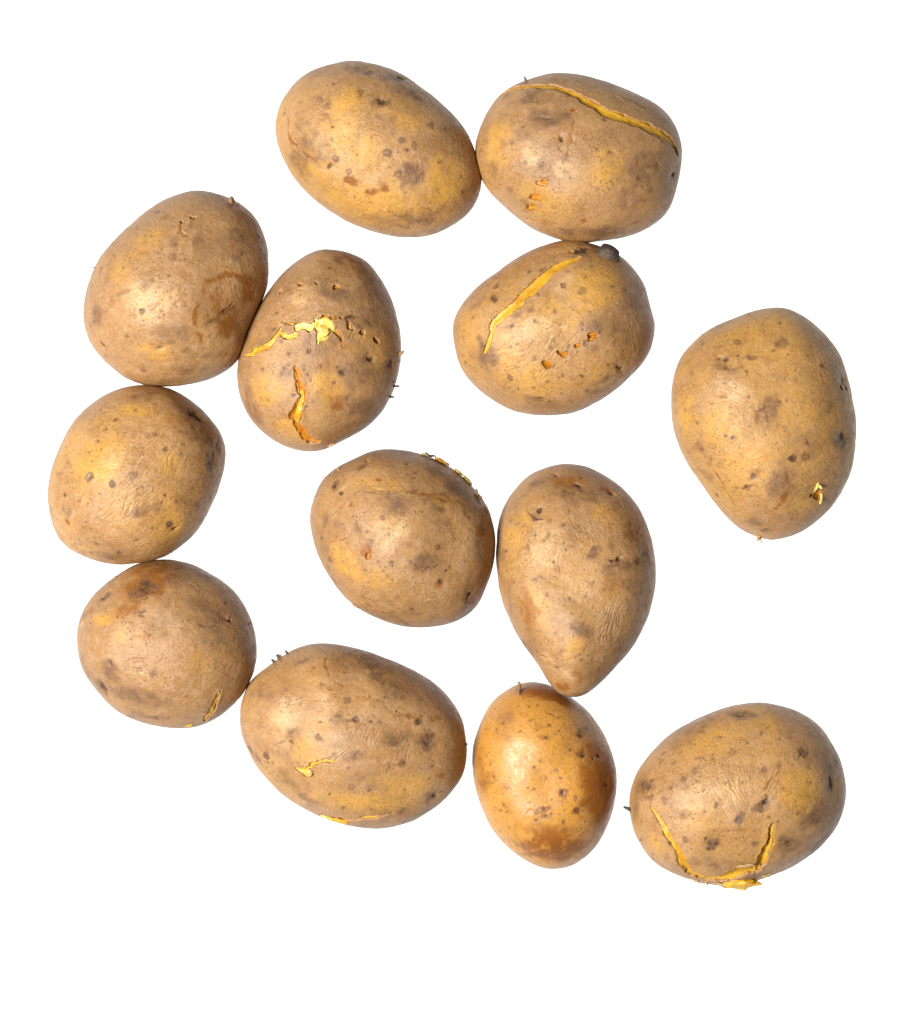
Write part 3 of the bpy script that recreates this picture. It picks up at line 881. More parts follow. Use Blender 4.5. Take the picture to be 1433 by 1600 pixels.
add(label="big egg-shaped potato standing alone at the far right, narrow end down",
    crop=(1030, 465, 4.103), minor=275, gold=0.50, brown=0.1, cloud=0.25, smooth=8,
    outline=[(720,65),(620,85),(500,135),(370,185),(260,245),(170,340),(110,450),(85,580),(88,740),(110,880),(170,1030),(250,1150),(330,1260),(420,1380),(510,1470),(610,1520),(720,1550),(820,1535),(930,1480),(1050,1390),(1150,1260),(1215,1120),(1240,980),(1245,820),(1230,680),(1200,530),(1160,390),(1080,270),(980,170),(880,100),(800,72)],
    patches=[('C',400,820,160,170,0,.9),('C',560,1050,160,140,0,.9),('C',180,760,90,180,0,.7),('C',500,230,200,90,0,.5),('C',850,1330,170,70,0,.5),('P',460,600,120,110,0,.5),('P',560,700,100,140,0,.3),
             ('D',790,290,50,60,-15,.7),('D',400,450,110,30,10,.55),('D',590,390,30,40,20,.6),('D',380,320,40,26,0,.5),('B',430,400,22,30,0,.8),('B',378,392,14,16,0,.7),('R',410,635,36,26,10,.7),('R',345,690,14,10,0,.8),('D',690,740,90,140,10,.5),('R',640,750,18,110,18,.7),('R',690,770,10,50,0,.6),
             ('D',780,1170,100,150,10,.6),('D',930,950,160,110,-20,.35),('B',1165,895,32,26,0,.8),('D',1170,920,90,80,0,.7),('D',460,890,50,26,10,.7),('R',600,1150,46,70,0,.65),('D',600,1440,70,40,20,.6),('D',680,1490,40,20,0,.6),('R',330,1050,28,60,20,.55),('D',320,1150,60,70,0,.4),
             ('B',1175,530,24,40,-10,.6),('R',820,1270,60,110,25,.4),('D',1060,450,40,26,40,.6),('D',1040,300,90,60,40,.35),('D',1100,1150,90,160,20,.30),('D',555,480,20,26,0,.7),('D',260,960,60,50,0,.4),('D',370,1265,24,22,0,.7),('D',1060,700,110,200,0,.3)],
    dots=[(500,290,16),(275,295,16,.5),(660,175,10),(570,185,10),(725,330,12),(870,462,10),(1035,435,14,.9),(1035,510,10,.9),(420,550,10),(570,645,10),(458,745,9),(480,810,10),(575,830,8),(250,805,12),(850,1035,20,.95),(942,1015,22),(515,955,8,.95),(425,885,10,.9),(465,895,14,.9),(565,905,8),(605,905,9),(675,880,9),(555,1215,16,.9),(600,1150,16,.9),(970,1220,12,.9),(945,1248,8),(940,930,14),(690,130,8),(770,160,8),(935,212,8),(815,665,10),(760,675,12),(820,855,12,.4),(685,1385,10),(740,1355,10),(850,1428,10),(215,485,8),(175,640,6),(180,890,6),(170,720,14,.4),(270,970,14),(1130,455,8,.9),(1175,655,8),(430,450,10,.9),(505,375,9,.9),(365,1265,14,.9)],
    lines=[('R',10,.3,[(600,660),(630,740),(660,840),(675,890)]),('R',9,.2,[(330,1070),(380,1150),(440,1250),(500,1350)]),('D',7,.2,[(330,465),(430,465),(560,435)]),('R',7,.2,[(460,1215),(520,1215),(600,1205)]),('P',6,-.2,[(730,690),(740,740)]),('R',10,.1,[(800,1080),(830,1200),(790,1310),(745,1350)])],
    splits=[dict(pts=[(985,1280,22),(1010,1265,50),(1030,1290,40)],mat='o',name='skin_hole',jag=.6),dict(pts=[(1160,575,18),(1168,595,14)],mat='y',name='skin_hole',lip=.3),dict(pts=[(1190,572,12),(1192,580,10)],mat='y',name='skin_hole',lip=.3)],
    stems=[dict(base=(640,1530),tip=(632,1562),w0=44,w1=18,mat='peel',name='root_tail',rough=.5),dict(base=(648,1545),tip=(655,1588),w0=14,w1=5,mat='bark',name='rootlet'),dict(base=(570,110),tip=(563,90),w0=10,name='rootlet'),dict(base=(275,240),tip=(264,230),w0=16,mat='peel',name='rootlet'),
           dict(base=(970,1285),tip=(1020,1195),w0=16,w1=20,mat='pale',name='skin_flake',lift=1.0,bend=.12),dict(base=(1030,1200),tip=(1045,1235),w0=18,w1=14,mat='pale',name='skin_flake',lift=.8),dict(base=(1050,1265),tip=(1035,1335),w0=22,w1=14,mat='pale',name='skin_flake',lift=.8,bend=-.1)],
    wrinkles=[(1080,400,120,220,-25,65,1.0),(1050,1400,160,90,-40,-45,.8),(480,600,200,120,0,20,.6),(1170,800,70,260,0,85,.8)])

add(label="round speckled potato, middle one of the three touching along the left edge",
    crop=(60, 590, 4.623), minor=272, gold=0.45, brown=0.1, cloud=0.22, smooth=8,
    outline=[(780,56),(640,70),(500,125),(370,210),(270,310),(190,450),(120,610),(80,770),(80,900),(100,1020),(140,1130),(220,1220),(340,1290),(500,1332),(640,1343),(740,1333),(830,1313),(960,1260),(1080,1170),(1170,1070),(1240,930),(1310,760),(1345,620),(1345,500),(1320,400),(1250,310),(1160,220),(1050,130),(920,76)],
    patches=[('C',420,620,200,180,0,.8),('C',700,230,140,60,0,.6),('C',960,640,120,120,0,.4),('C',560,480,120,120,0,.4),('P',560,580,130,110,0,.45),('P',700,800,200,150,-40,.3),
             ('D',1160,430,130,200,-30,.5),('R',1080,300,190,160,-20,.5),('B',1260,600,60,70,20,.65),('B',1130,280,14,70,-48,.9),('D',1110,260,50,80,-40,.7),('D',820,420,40,26,15,.7),('D',760,370,40,24,20,.4),('D',640,390,110,70,0,.35),('D',800,940,170,50,-5,.5),('D',650,970,120,40,0,.4),('D',250,740,120,60,0,.4),
             ('D',370,720,40,36,0,.5),('D',540,770,40,40,0,.5),('D',210,960,60,60,0,.4),('R',210,1030,16,30,-20,.8),('D',1140,940,50,60,-20,.5),('B',985,1080,26,26,0,.7),('D',940,1060,40,36,0,.6),('R',1230,470,50,70,20,.6),('D',780,130,150,40,0,.4),('D',480,1280,240,40,5,.35),('R',700,140,260,50,0,.25),('B',1305,500,20,60,0,.4),('D',1210,1000,60,120,30,.35)],
    dots=[(705,228,16),(555,288,15),(485,365,17,.9),(535,343,8,.9),(455,518,10),(850,668,15,.6),(913,528,18,.9),(1028,552,15,.6),(1020,395,15,.6),(1130,440,16),(685,710,26),(540,770,24,.9),(375,718,24,.9),(748,782,12),(180,852,16,.95),(320,850,12),(293,895,16),(353,915,8),(445,942,12),(440,835,8),(490,805,8),(915,853,13,.9),(895,900,12,.9),(990,893,12),(1110,800,17),(712,1155,16),(818,1080,13),(430,1190,13),(333,1082,9),(577,1252,18),(270,1200,10),(305,1200,14),(610,655,8),(395,605,9),(445,232,8),(855,187,9,.5),(1055,900,6),(1250,870,16,.9),(945,1060,22),(212,615,16),(530,1305,18),(670,1318,20),(1235,365,10,.9),(430,460,14),(240,685,10),(260,370,10),(965,1262,9,.95),(380,1260,14)],
    lines=[('B',9,.4,[(1070,230),(1110,265),(1160,315)]),('P',6,-.2,[(700,660),(740,610),(760,560)]),('D',8,.3,[(1120,190),(1180,240)])],
    stems=[dict(base=(965,1248),tip=(968,1272),w0=14,mat='dark',name='rootlet'),dict(base=(935,1255),tip=(945,1275),w0=10,mat='dark',name='rootlet')],
    wrinkles=[(640,880,270,170,-35,-45,1.3),(960,560,160,200,0,-65,1.0),(760,640,120,100,0,-55,.9),(350,250,150,60,-40,-40,.7),(850,1080,200,90,-20,-35,.6)])

add(label="round brown potato with pitted rusty spot, lowest of the three along the left edge",
    crop=(105, 860, 4.549), minor=255, gold=0.10, brown=0.75, cloud=0.50, rusty=.3, smooth=8,
    outline=[(620,72),(480,106),(360,180),(250,260),(150,380),(95,490),(80,620),(95,760),(130,860),(200,960),(280,1060),(360,1140),(500,1205),(640,1240),(800,1258),(930,1240),(1050,1190),(1165,1100),(1240,1020),(1290,930),(1332,800),(1340,680),(1310,530),(1250,390),(1150,260),(1010,165),(860,96),(740,74)],
    patches=[('C',280,480,170,60,-15,.8),('C',450,620,180,110,0,.5),('C',950,790,130,110,0,.45),('P',400,560,130,90,0,.3),('P',500,870,90,30,0,.35),('P',110,520,22,50,10,.6),
             ('R',560,240,175,130,-20,1.0),('R',560,240,150,110,-20,.8),('D',535,275,115,90,-20,.9),('B',545,250,80,60,-20,.45),('R',400,430,160,40,-20,.5),('D',250,340,90,36,-30,.7),('B',245,335,44,12,-30,.6),('R',620,130,220,50,-5,.6),('D',310,850,95,90,10,.75),('B',320,800,22,22,0,.5),('D',610,860,40,34,20,.7),('D',550,1050,220,80,10,.55),
             ('D',1050,480,160,120,0,.55),('D',1100,650,200,110,0,.5),('B',1160,488,36,12,0,.85),('R',930,520,16,12,0,.8),('D',640,1190,120,30,5,.5),('D',240,970,50,100,-35,.7),('B',245,960,10,90,-35,.5),('D',930,160,200,30,28,.4),('D',690,590,40,30,0,.5),('R',740,180,80,30,-10,.5),('D',800,130,30,12,0,.6),('D',950,370,160,70,0,.4),('D',1230,940,90,90,0,.4),('R',150,440,60,30,-30,.6)],
    dots=[(480,440,10,.9),(505,435,10,.9),(530,440,9,.9),(550,430,8,.9),(520,465,9,.9),(545,470,8,.9),(440,300,8,.9),(465,310,9,.9),(490,300,9,.9),(515,290,9,.9),(540,280,9,.9),(565,290,9,.9),(590,280,9,.9),(480,335,9,.9),(505,330,9,.9),(530,325,9,.9),(555,315,9,.9),(580,310,9,.9),(495,360,9,.9),(520,365,9,.9),(550,350,9,.9),(470,360,8,.9),(600,255,9,.9),(620,245,9,.9),(640,270,9,.9),(570,340,8,.9),(610,300,8,.9),(450,330,8,.9),
          (395,510,7),(420,520,8),(445,515,7),(410,545,8),(440,550,8),(430,590,8),(455,570,7),(400,480,7),(470,520,7),(600,560,9,.9),(620,530,9,.9),(825,500,10,.9),(865,495,9,.9),(690,585,14,.5),(515,850,16),(360,480,10,.9),(130,748,9,.8),(1130,370,10,.9),(1085,285,9),(1110,300,8),(1130,315,8),(570,590,7),(590,600,7),(630,1195,12),(800,125,12,.9),(560,665,9),(855,1040,12)],
    lines=[('D',7,.3,[(930,520),(1020,540),(1120,540),(1200,545)]),('P',7,-.25,[(1130,515),(1210,520)]),('P',6,-.2,[(430,860),(490,885),(540,885)]),('D',5,.15,[(440,780),(520,765),(580,740)])],
    splits=[dict(pts=[(1085,1010,10),(1055,1070,30),(1045,1100,30),(1000,1170,44),(975,1205,10)],mat='y',deep=.1,jag=.6,bulge=.15,vee=.2,wide=1.3)],
    stems=[dict(base=(1295,530),tip=(1310,505),w0=14,mat='dark',name='rootlet'),dict(base=(385,165),tip=(380,148),w0=14,mat='bark',name='rootlet'),dict(base=(345,195),tip=(335,180),w0=16,mat='bark',name='rootlet'),dict(base=(310,215),tip=(292,222),w0=14,mat='bark',name='rootlet')],
    flakes=[dict(at=(870,1240),size=60,ratio=.4,rot=-10,out=.6,up=.2,mat='flesh',name='flesh_crumb',sd=2)],
    wrinkles=[(950,230,240,60,28,28,.8),(650,350,160,120,0,-30,.4)])

add(label="brown potato at the centre with crumbly peel along its upper right edge",
    crop=(470, 685, 4.478), minor=265, gold=0.15, brown=0.7, cloud=0.45, rusty=.35,
    outline=[(600,78),(480,100),(370,145),(260,205),(165,275),(110,370),(77,490),(70,600),(90,720),(140,850),(220,990),(310,1100),(400,1180),(520,1240),(650,1290),(800,1310),(950,1305),(1080,1280),(1180,1220),(1260,1120),(1310,990),(1345,860),(1354,720),(1340,580),(1300,470),(1210,360),(1100,245),(960,160),(830,108),(700,84)],
    patches=[('C',300,860,130,200,-35,.75),('C',520,980,200,100,20,.5),('C',560,620,120,140,30,.45),('C',560,330,240,50,5,.5),('C',980,440,100,50,20,.5),('P',650,640,150,120,-10,.45),('P',630,720,60,160,30,.4),
             ('D',660,460,160,90,15,.6),('D',880,880,150,90,10,.7),('D',230,320,50,60,20,.7),('B',270,360,26,14,-25,.8),('B',215,330,20,30,0,.6),('D',430,200,60,34,-15,.8),('R',465,155,24,24,0,.9),('R',540,288,22,14,0,.9),('R',355,465,26,22,20,.8),('D',400,620,44,60,-10,.6),('R',408,625,16,30,0,.9),('R',465,790,40,60,-15,.95),('D',490,730,50,40,0,.6),('D',430,695,24,20,0,.6),
             ('R',1260,640,80,80,0,.6),('D',1250,790,80,120,0,.6),('B',1305,905,24,26,0,.7),('B',1190,1105,30,22,-20,.8),('D',1200,1130,80,60,0,.5),('D',1090,350,120,50,25,.6),('B',1250,440,36,20,50,.5),('D',160,570,60,60,0,.5),('R',480,1165,24,20,30,.8),('R',580,1215,22,14,10,.8),('R',1000,420,260,30,14,.4),('R',980,1030,30,40,-10,.6),('D',750,180,30,14,0,.7),('D',1180,1215,50,30,-30,.6),('D',960,240,80,50,0,.5),('D',680,100,80,14,5,.6),('D',580,550,22,26,20,.5)],
    dots=[(740,185,13,.95),(800,247,7,.9),(575,550,16),(980,490,16),(845,515,12,.7),(970,760,16,.7),(840,818,8,.9),(760,745,18,.5),(640,865,18,.95),(540,860,12),(620,680,14,.5),(230,685,12,.8),(140,705,14),(320,845,14,.4),(980,1000,18,.95),(970,985,10,.9),(930,865,12,.7),(885,910,9,.9),(860,895,9,.9),(800,880,10,.9),(770,855,9,.9),(905,905,8,.9),(940,905,9),(965,890,8),(1020,930,10,.9),(1045,910,9,.9),(850,930,8),(880,930,8),(775,1195,10,.9),(775,1225,8,.9),(670,1105,10),(560,895,8),(600,900,8),(585,925,8),(780,370,16,.8),(805,370,12),(985,385,14),(520,110,8),(430,295,8),(610,330,14,.4),(690,570,10),(360,550,14,.5),(430,1100,10),(1070,548,10),(1185,548,10),(455,920,14,.5),(470,655,10),(530,680,16,.6),(610,960,7),(640,980,7),(1330,590,8)],
    lines=[('R',8,.2,[(480,375),(620,375),(760,375),(900,395),(1050,440)]),('D',5,.15,[(430,365),(520,385),(640,395),(700,390)]),('P',6,-.2,[(910,1080),(905,1120),(890,1140)]),('R',6,.15,[(195,715),(260,715),(310,705)]),('P',5,-.2,[(200,730),(300,790),(380,880),(430,930)]),('D',6,.2,[(700,95),(780,108)])],
    splits=[dict(pts=[(845,125,10),(900,140,18),(960,165,26),(1010,190,24)],mat='y',bulge=.2,deep=.0,jag=1.3),dict(pts=[(1100,255,14),(1150,290,24),(1190,335,16)],mat='p',bulge=.2,deep=.0,jag=1.3),dict(pts=[(462,150,20),(470,165,26)],mat='o',name='skin_hole',deep=.8),dict(pts=[(468,800,22),(455,825,26)],mat='o',name='skin_hole',deep=.9)],
    stems=[dict(base=(165,290),tip=(150,258),w0=18,w1=6,mat='peel',name='rootlet'),dict(base=(180,275),tip=(178,252),w0=12,w1=5,mat='bark',name='rootlet'),dict(base=(255,225),tip=(243,200),w0=20,w1=8,mat='peel',name='rootlet'),dict(base=(95,410),tip=(80,402),w0=14,mat='peel',name='rootlet'),dict(base=(1240,405),tip=(1280,398),w0=12,w1=6,mat='bark',name='rootlet')],
    flakes=[dict(at=(880,122),size=70,ratio=.35,rot=20,up=.6,out=.5,mat='pale',name='flesh_crumb',sd=1),dict(at=(905,118),size=80,ratio=.35,rot=20,up=1.0,out=.5,mat='dark',sd=11),dict(at=(985,168),size=110,ratio=.4,rot=32,up=.9,out=.7,mat='flesh',name='flesh_crumb',sd=2),dict(at=(1100,240),size=70,ratio=.5,rot=45,up=.8,out=.6,mat='pale',name='flesh_crumb',sd=3),dict(at=(1160,298),size=90,ratio=.4,rot=45,up=.8,out=.7,mat='pale',name='flesh_crumb',sd=4),dict(at=(1240,400),size=80,ratio=.35,rot=55,up=.5,out=.6,mat='peel',sd=5),dict(at=(385,1165),size=50,ratio=.5,rot=30,up=.2,out=.7,mat='peel',sd=8),dict(at=(1305,500),size=60,ratio=.3,rot=60,up=.3,out=.4,mat='peel',sd=9)],
    wrinkles=[(310,860,130,190,-35,60,.8),(900,1100,160,80,0,70,.6),(700,390,360,60,8,8,.6)])

add(label="pear-shaped potato at the centre, its pointed end down on the small glossy potato",
    crop=(760, 710, 4.103), minor=240, gold=0.30, brown=0.45, cloud=0.32, rusty=.35, tilt=(0.0, -0.16), smooth=7, flat=.44,
    outline=[(530,62),(420,75),(300,125),(210,200),(140,300),(90,420),(72,560),(74,750),(97,890),(150,1040),(220,1180),(300,1290),(370,1400),(430,1490),(490,1535),(560,1550),(630,1530),(720,1450),(830,1340),(930,1220),(1010,1080),(1060,930),(1080,780),(1070,620),(1040,480),(980,350),(900,250),(800,165),(670,90)],
    patches=[('C',760,400,110,110,0,.55),('C',210,480,90,180,15,.6),('C',540,1250,120,100,30,.7),('C',330,1000,90,160,-20,.6),('R',270,1000,70,170,-15,.55),('P',380,600,150,190,15,.5),('P',560,860,140,120,0,.35),('P',420,1330,120,40,40,.5),('P',530,1420,60,80,0,.5),
             ('R',520,180,190,60,10,.55),('D',560,250,200,70,10,.5),('B',570,195,24,16,0,.8),('B',445,125,26,14,10,.7),('R',770,220,50,44,0,.7),('B',785,240,24,16,20,.7),('D',330,180,90,30,-10,.5),('B',350,365,26,16,10,.7),('D',320,400,70,20,25,.7),('D',400,435,26,20,0,.7),('R',430,720,50,36,10,.3),
             ('D',690,620,50,36,-40,.8),('R',940,510,80,80,0,.5),('D',930,500,90,90,0,.4),('B',830,680,38,16,-10,.85),('D',860,720,170,50,-15,.6),('D',1020,640,50,90,-5,.6),('B',1000,640,26,30,0,.5),('D',350,810,90,40,0,.5),('D',620,1110,120,50,10,.6),('D',640,1150,70,30,-10,.5),('D',270,610,24,40,-15,.6),
             ('D',950,850,120,200,10,.35),('R',820,830,120,120,0,.35),('B',450,1380,36,10,20,.75),('R',480,1490,60,40,30,.8),('R',580,1440,40,80,5,.5),('D',260,1240,60,70,-35,.5),('D',820,1230,120,90,-40,.4),('D',100,640,50,60,0,.5),('R',480,1200,40,90,-10,.4),('D',690,1410,70,60,-30,.3)],
    dots=[(605,155,11,.95),(500,240,12),(590,245,9),(525,366,12),(490,402,12,.5),(485,455,14,.5),(500,455,10),(375,555,12),(487,570,12,.8),(515,608,9,.9),(820,353,16),(640,505,12,.4),(250,455,18,.4),(425,685,13,.9),(235,270,10,.5),(315,520,9),(525,930,12,.8),(550,945,10,.8),(630,915,11),(490,965,7,.5),(765,1018,9),(550,1025,8,.8),(675,830,16,.6),(620,1080,12),(605,1040,9),(480,1258,14,.6),(570,1295,10,.8),(600,1280,9),(620,1250,9),(895,465,10,.9),(920,450,9,.9),(975,470,10,.9),(990,520,9,.9),(960,500,9,.9),(930,560,9,.9),(960,575,9,.9),(900,520,8,.9),(125,620,12,.9),(845,675,14,.95),(700,745,9,.5),(430,785,9),(155,430,6),(370,1165,8,.4),(170,745,8),(1020,960,8,.9),(960,690,18,.9),(855,405,12,.5),(380,900,14,.6),(805,590,12,.5),(610,1315,9),(650,1290,8)],
    lines=[('D',8,.3,[(250,360),(285,390),(340,410)]),('P',6,-.2,[(270,395),(330,420),(390,440)]),('D',6,.2,[(860,740),(930,700),(990,660)]),('R',6,.1,[(250,1180),(330,1260),(400,1310)])],
    wrinkles=[(790,1080,110,190,18,-72,1.8),(260,560,90,180,-15,-70,1.5),(930,1100,100,220,25,-65,1.2),(640,480,200,140,0,60,1.0),(900,330,60,180,-35,55,1.2),(800,1290,120,60,-40,-45,1.2),(420,650,120,180,0,-80,.6)])

add(label="long oval potato lower left of centre with dark root spikes at its upper left",
    crop=(360, 990, 3.771), minor=252, gold=0.22, brown=0.42, cloud=0.36,
    outline=[(490,62),(400,85),(300,145),(195,215),(118,292),(76,390),(64,500),(80,610),(130,720),(210,840),(320,950),(450,1030),(570,1080),(680,1115),(780,1135),(880,1140),(1000,1120),(1100,1085),(1200,1020),(1310,920),(1370,820),(1386,700),(1378,590),(1350,480),(1280,370),(1180,280),(1040,200),(900,145),(760,100),(620,72)],
    patches=[('C',430,680,170,90,20,.55),('C',520,540,110,110,0,.4),('C',760,1000,250,70,5,.6),('C',1060,900,150,90,0,.4),('P',330,480,140,120,0,.5),('P',560,420,110,90,0,.3),
             ('D',780,180,200,60,18,.5),('R',640,190,90,80,0,.3),('D',860,260,50,34,40,.8),('R',850,242,18,14,0,.9),('D',960,340,170,60,15,.5),('D',640,470,34,26,20,.8),('D',700,510,60,20,10,.7),('D',630,530,40,34,0,.4),('D',370,570,80,40,-25,.6),('B',335,630,22,14,0,.7),('D',300,680,120,60,0,.45),('D',160,350,120,60,-40,.4),
             ('D',980,610,110,50,-5,.65),('D',1160,630,80,70,30,.85),('B',1170,620,40,30,20,.5),('R',1190,605,16,16,0,.9),('R',1030,490,110,24,5,.55),('R',1210,490,70,26,-8,.55),('D',730,720,80,34,0,.5),('D',330,860,80,60,20,.6),('D',450,970,110,30,25,.5),('R',1235,825,44,50,-20,.5),('D',1110,400,40,50,30,.5),('D',1180,310,60,24,25,.5),('D',140,710,30,80,-35,.6),('B',115,690,10,40,-30,.6),
             ('B',1215,955,22,26,0,.8),('D',1190,960,60,60,-30,.6),('D',1010,1050,40,26,0,.7),('D',780,830,120,60,0,.3),('R',1340,700,60,120,0,.3),('D',880,900,80,40,0,.35),('D',420,160,90,24,-10,.5),('D',560,240,90,60,0,.25),('P',1100,350,16,12,0,.7)],
    dots=[(688,398,17),(535,518,12,.9),(600,512,12,.9),(740,508,17,.9),(820,520,13),(878,522,12,.6),(525,610,17,.7),(340,415,11),(413,415,9),(540,308,11,.6),(672,240,8),(585,335,8),(818,378,10,.6),(908,380,9,.9),(895,408,12,.7),(1008,374,9,.6),(975,457,9,.95),(1052,490,14,.9),(1105,517,16,.95),(1120,482,9,.9),(1186,507,13,.7),(1015,760,18,.95),(925,785,22),(940,770,12),(620,708,14,.6),(590,718,8,.9),(715,903,18),(820,925,12),(208,718,16,.9),(240,690,9,.4),(580,950,8,.8),(670,1027,12),(840,1035,11),(590,885,8),(1190,780,10),(1225,438,9),(400,765,8),(385,185,12),(497,207,13),(455,150,10),(700,785,12,.9),(445,925,8),(1190,605,20,.8),(1035,925,9),(860,990,12,.4),(300,460,10),(215,760,10),(240,765,10)],
    lines=[('R',8,.12,[(590,120),(560,150),(553,200),(580,260),(615,290),(650,315),(690,332)]),('R',7,.1,[(760,370),(830,390),(900,420),(960,470),(1040,490)]),('D',8,.25,[(270,650),(310,610),(350,580),(390,545)]),('D',7,.2,[(1170,1000),(1220,950),(1290,900)]),('R',5,.1,[(590,760),(590,820),(580,850)]),('P',5,-.2,[(600,735),(680,685)]),('D',7,.2,[(370,110),(405,92)])],
    splits=[dict(pts=[(385,803,8),(420,808,34),(445,812,60),(458,822,70)],mat='y',deep=.1,jag=.5,lip=.4),dict(pts=[(460,785,14),(500,760,10),(560,748,8),(600,745,6)],mat='y',deep=.2,jag=.3),
            dict(pts=[(560,1078,20),(640,1092,30),(720,1090,20),(800,1086,40),(860,1082,30),(920,1068,24),(980,1054,10)],mat='y',deep=.3,jag=.9)],
    stems=[dict(base=(265,140),tip=(258,104),w0=40,w1=16,mat='dark',name='root_spike'),dict(base=(245,165),tip=(234,140),w0=36,w1=14,mat='dark',name='root_spike'),dict(base=(325,120),tip=(320,92),w0=18,w1=10,mat='dark',name='root_spike'),dict(base=(285,140),tip=(280,112),w0=24,w1=10,mat='bark',name='root_spike'),dict(base=(1376,655),tip=(1394,648),w0=26,w1=12,mat='dark',name='rootlet')],
    flakes=[dict(at=(650,1100),size=120,ratio=.35,rot=12,up=.3,out=.6,mat='flesh',name='flesh_crumb',sd=2),dict(at=(560,1078),size=60,ratio=.4,rot=15,up=.2,out=.5,mat='pale',name='flesh_crumb',sd=4),dict(at=(470,808),size=40,ratio=.5,rot=80,up=.3,mat='peel',sd=5)],
    wrinkles=[(800,590,110,110,0,-65,1.2),(700,680,140,60,0,-30,.8),(1030,680,60,110,0,-75,.8),(360,420,160,80,0,-30,.5),(900,170,260,50,18,18,.7)])

add(label="small glossy amber potato at the bottom centre, under the tip of the pear-shaped one",
    crop=(725, 1050, 5.0), minor=212, gold=0.75, brown=0, cloud=0.18, rusty=.5, wet=.62, rumple=.4, flat=.46,
    outline=[(540,82),(430,94),(330,152),(230,242),(150,370),(97,510),(77,660),(87,820),(117,980),(172,1120),(262,1270),(372,1390),(500,1480),(640,1530),(760,1530),(880,1490),(990,1400),(1070,1290),(1130,1150),(1173,990),(1188,850),(1173,700),(1120,550),(1040,410),(940,290),(840,200),(690,116)],
    patches=[('C',540,680,260,240,0,1.0),('R',700,1380,360,150,0,.75),('R',1070,880,150,380,0,.9),('D',750,1400,300,110,-10,.35),('R',700,160,280,80,5,.9),('R',150,800,80,260,0,.45),('C',600,380,180,130,10,.7),('C',780,900,190,170,0,.8),('C',500,1150,150,90,0,.5),
             ('R',640,180,240,70,8,0.54),('R',850,260,150,70,25,0.42),('D',320,370,120,70,-20,0.32),('D',180,820,100,140,0,0.35),('P',170,640,70,160,0,0.12),('P',160,980,50,120,-15,0.20),('R',1000,700,170,200,0,0.49),('R',1080,900,110,200,0,0.58),('R',650,1260,260,120,5,0.49),('R',400,1060,130,90,0,0.33),
             ('R',590,1085,130,24,-14,0.78),('D',590,1085,110,16,-14,0.42),('D',560,1165,60,40,0,0.49),('D',640,1120,110,24,5,0.42),('D',950,640,90,70,10,0.42),('D',930,470,80,50,-10,0.39),('B',1050,645,20,16,0,.7),('B',1010,685,16,12,0,.6),('B',940,655,22,20,0,.5),('R',340,920,44,44,0,0.58),('R',770,940,60,40,0,0.70),('R',870,1075,50,40,0,0.66),('R',790,545,50,50,0,0.49),
             ('D',700,345,90,20,15,0.42),('R',620,510,80,40,10,0.42),('B',1110,885,20,40,-20,.7),('D',420,1320,60,70,-25,0.42),('D',450,1375,70,14,15,0.42),('R',940,1020,160,60,-30,0.42),('R',990,850,120,60,0,0.33),('R',780,1000,40,60,0,0.26),('D',820,1250,140,40,-10,0.24),('B',395,1365,20,10,0,.6)],
    dots=[(480,672,14,.75),(595,697,8),(545,740,16),(720,760,14),(753,828,14),(487,815,12,.7),(540,920,13),(490,903,5),(395,725,9),(335,920,14,.95),(358,925,10,.95),(775,945,20,.95),(840,600,14,.9),(890,628,14,.9),(903,492,18,.95),(945,655,16,.95),(1050,645,14,.95),(1010,680,12,.95),(640,510,14,.9),(665,420,14,.8),(580,262,12,.9),(505,272,9,.8),(525,378,8,.8),(440,465,9,.9),(870,415,12,.8),(820,350,11),(990,985,14,.9),(880,1075,18,.9),(505,1035,12),(315,1045,16,.7),(355,1215,12,.9),(280,1243,12,.9),(635,1130,14,.95),(690,1118,12,.95),(560,1160,14,.9),(780,1180,14,.9),(1060,800,14,.8),(1020,875,16,.7),(930,1035,12,.7),(880,970,14,.8),(240,290,8,.9),(170,655,8,.8),(205,720,6),(225,820,6),(760,240,12,.9),(540,98,9,.8),(920,900,10),(545,1310,8,.8),(600,1390,8),(655,1410,12,.8),(710,1470,10,.9),(820,1420,12),(965,435,12,.9),(745,465,10),(625,835,20,.35),(970,580,10,.8),(1045,1000,9,.8),(1110,1150,8,.8),(350,830,6),(300,410,8)],
    lines=[('D',8,.35,[(480,1108),(540,1095),(620,1065),(700,1048)]),('D',6,.2,[(650,325),(710,335),(750,355)]),('D',6,.15,[(680,555),(720,590)]),('D',7,.2,[(400,1330),(440,1375),(495,1390)])],
    stems=[dict(base=(405,180),tip=(425,66),w0=50,w1=16,mat='bark',rough=.3,bend=.06,lift=4.0,label="thin dry stem stub")],
    wrinkles=[(900,1390,180,60,-35,-40,.8),(1080,1200,60,160,20,-70,1.0)])

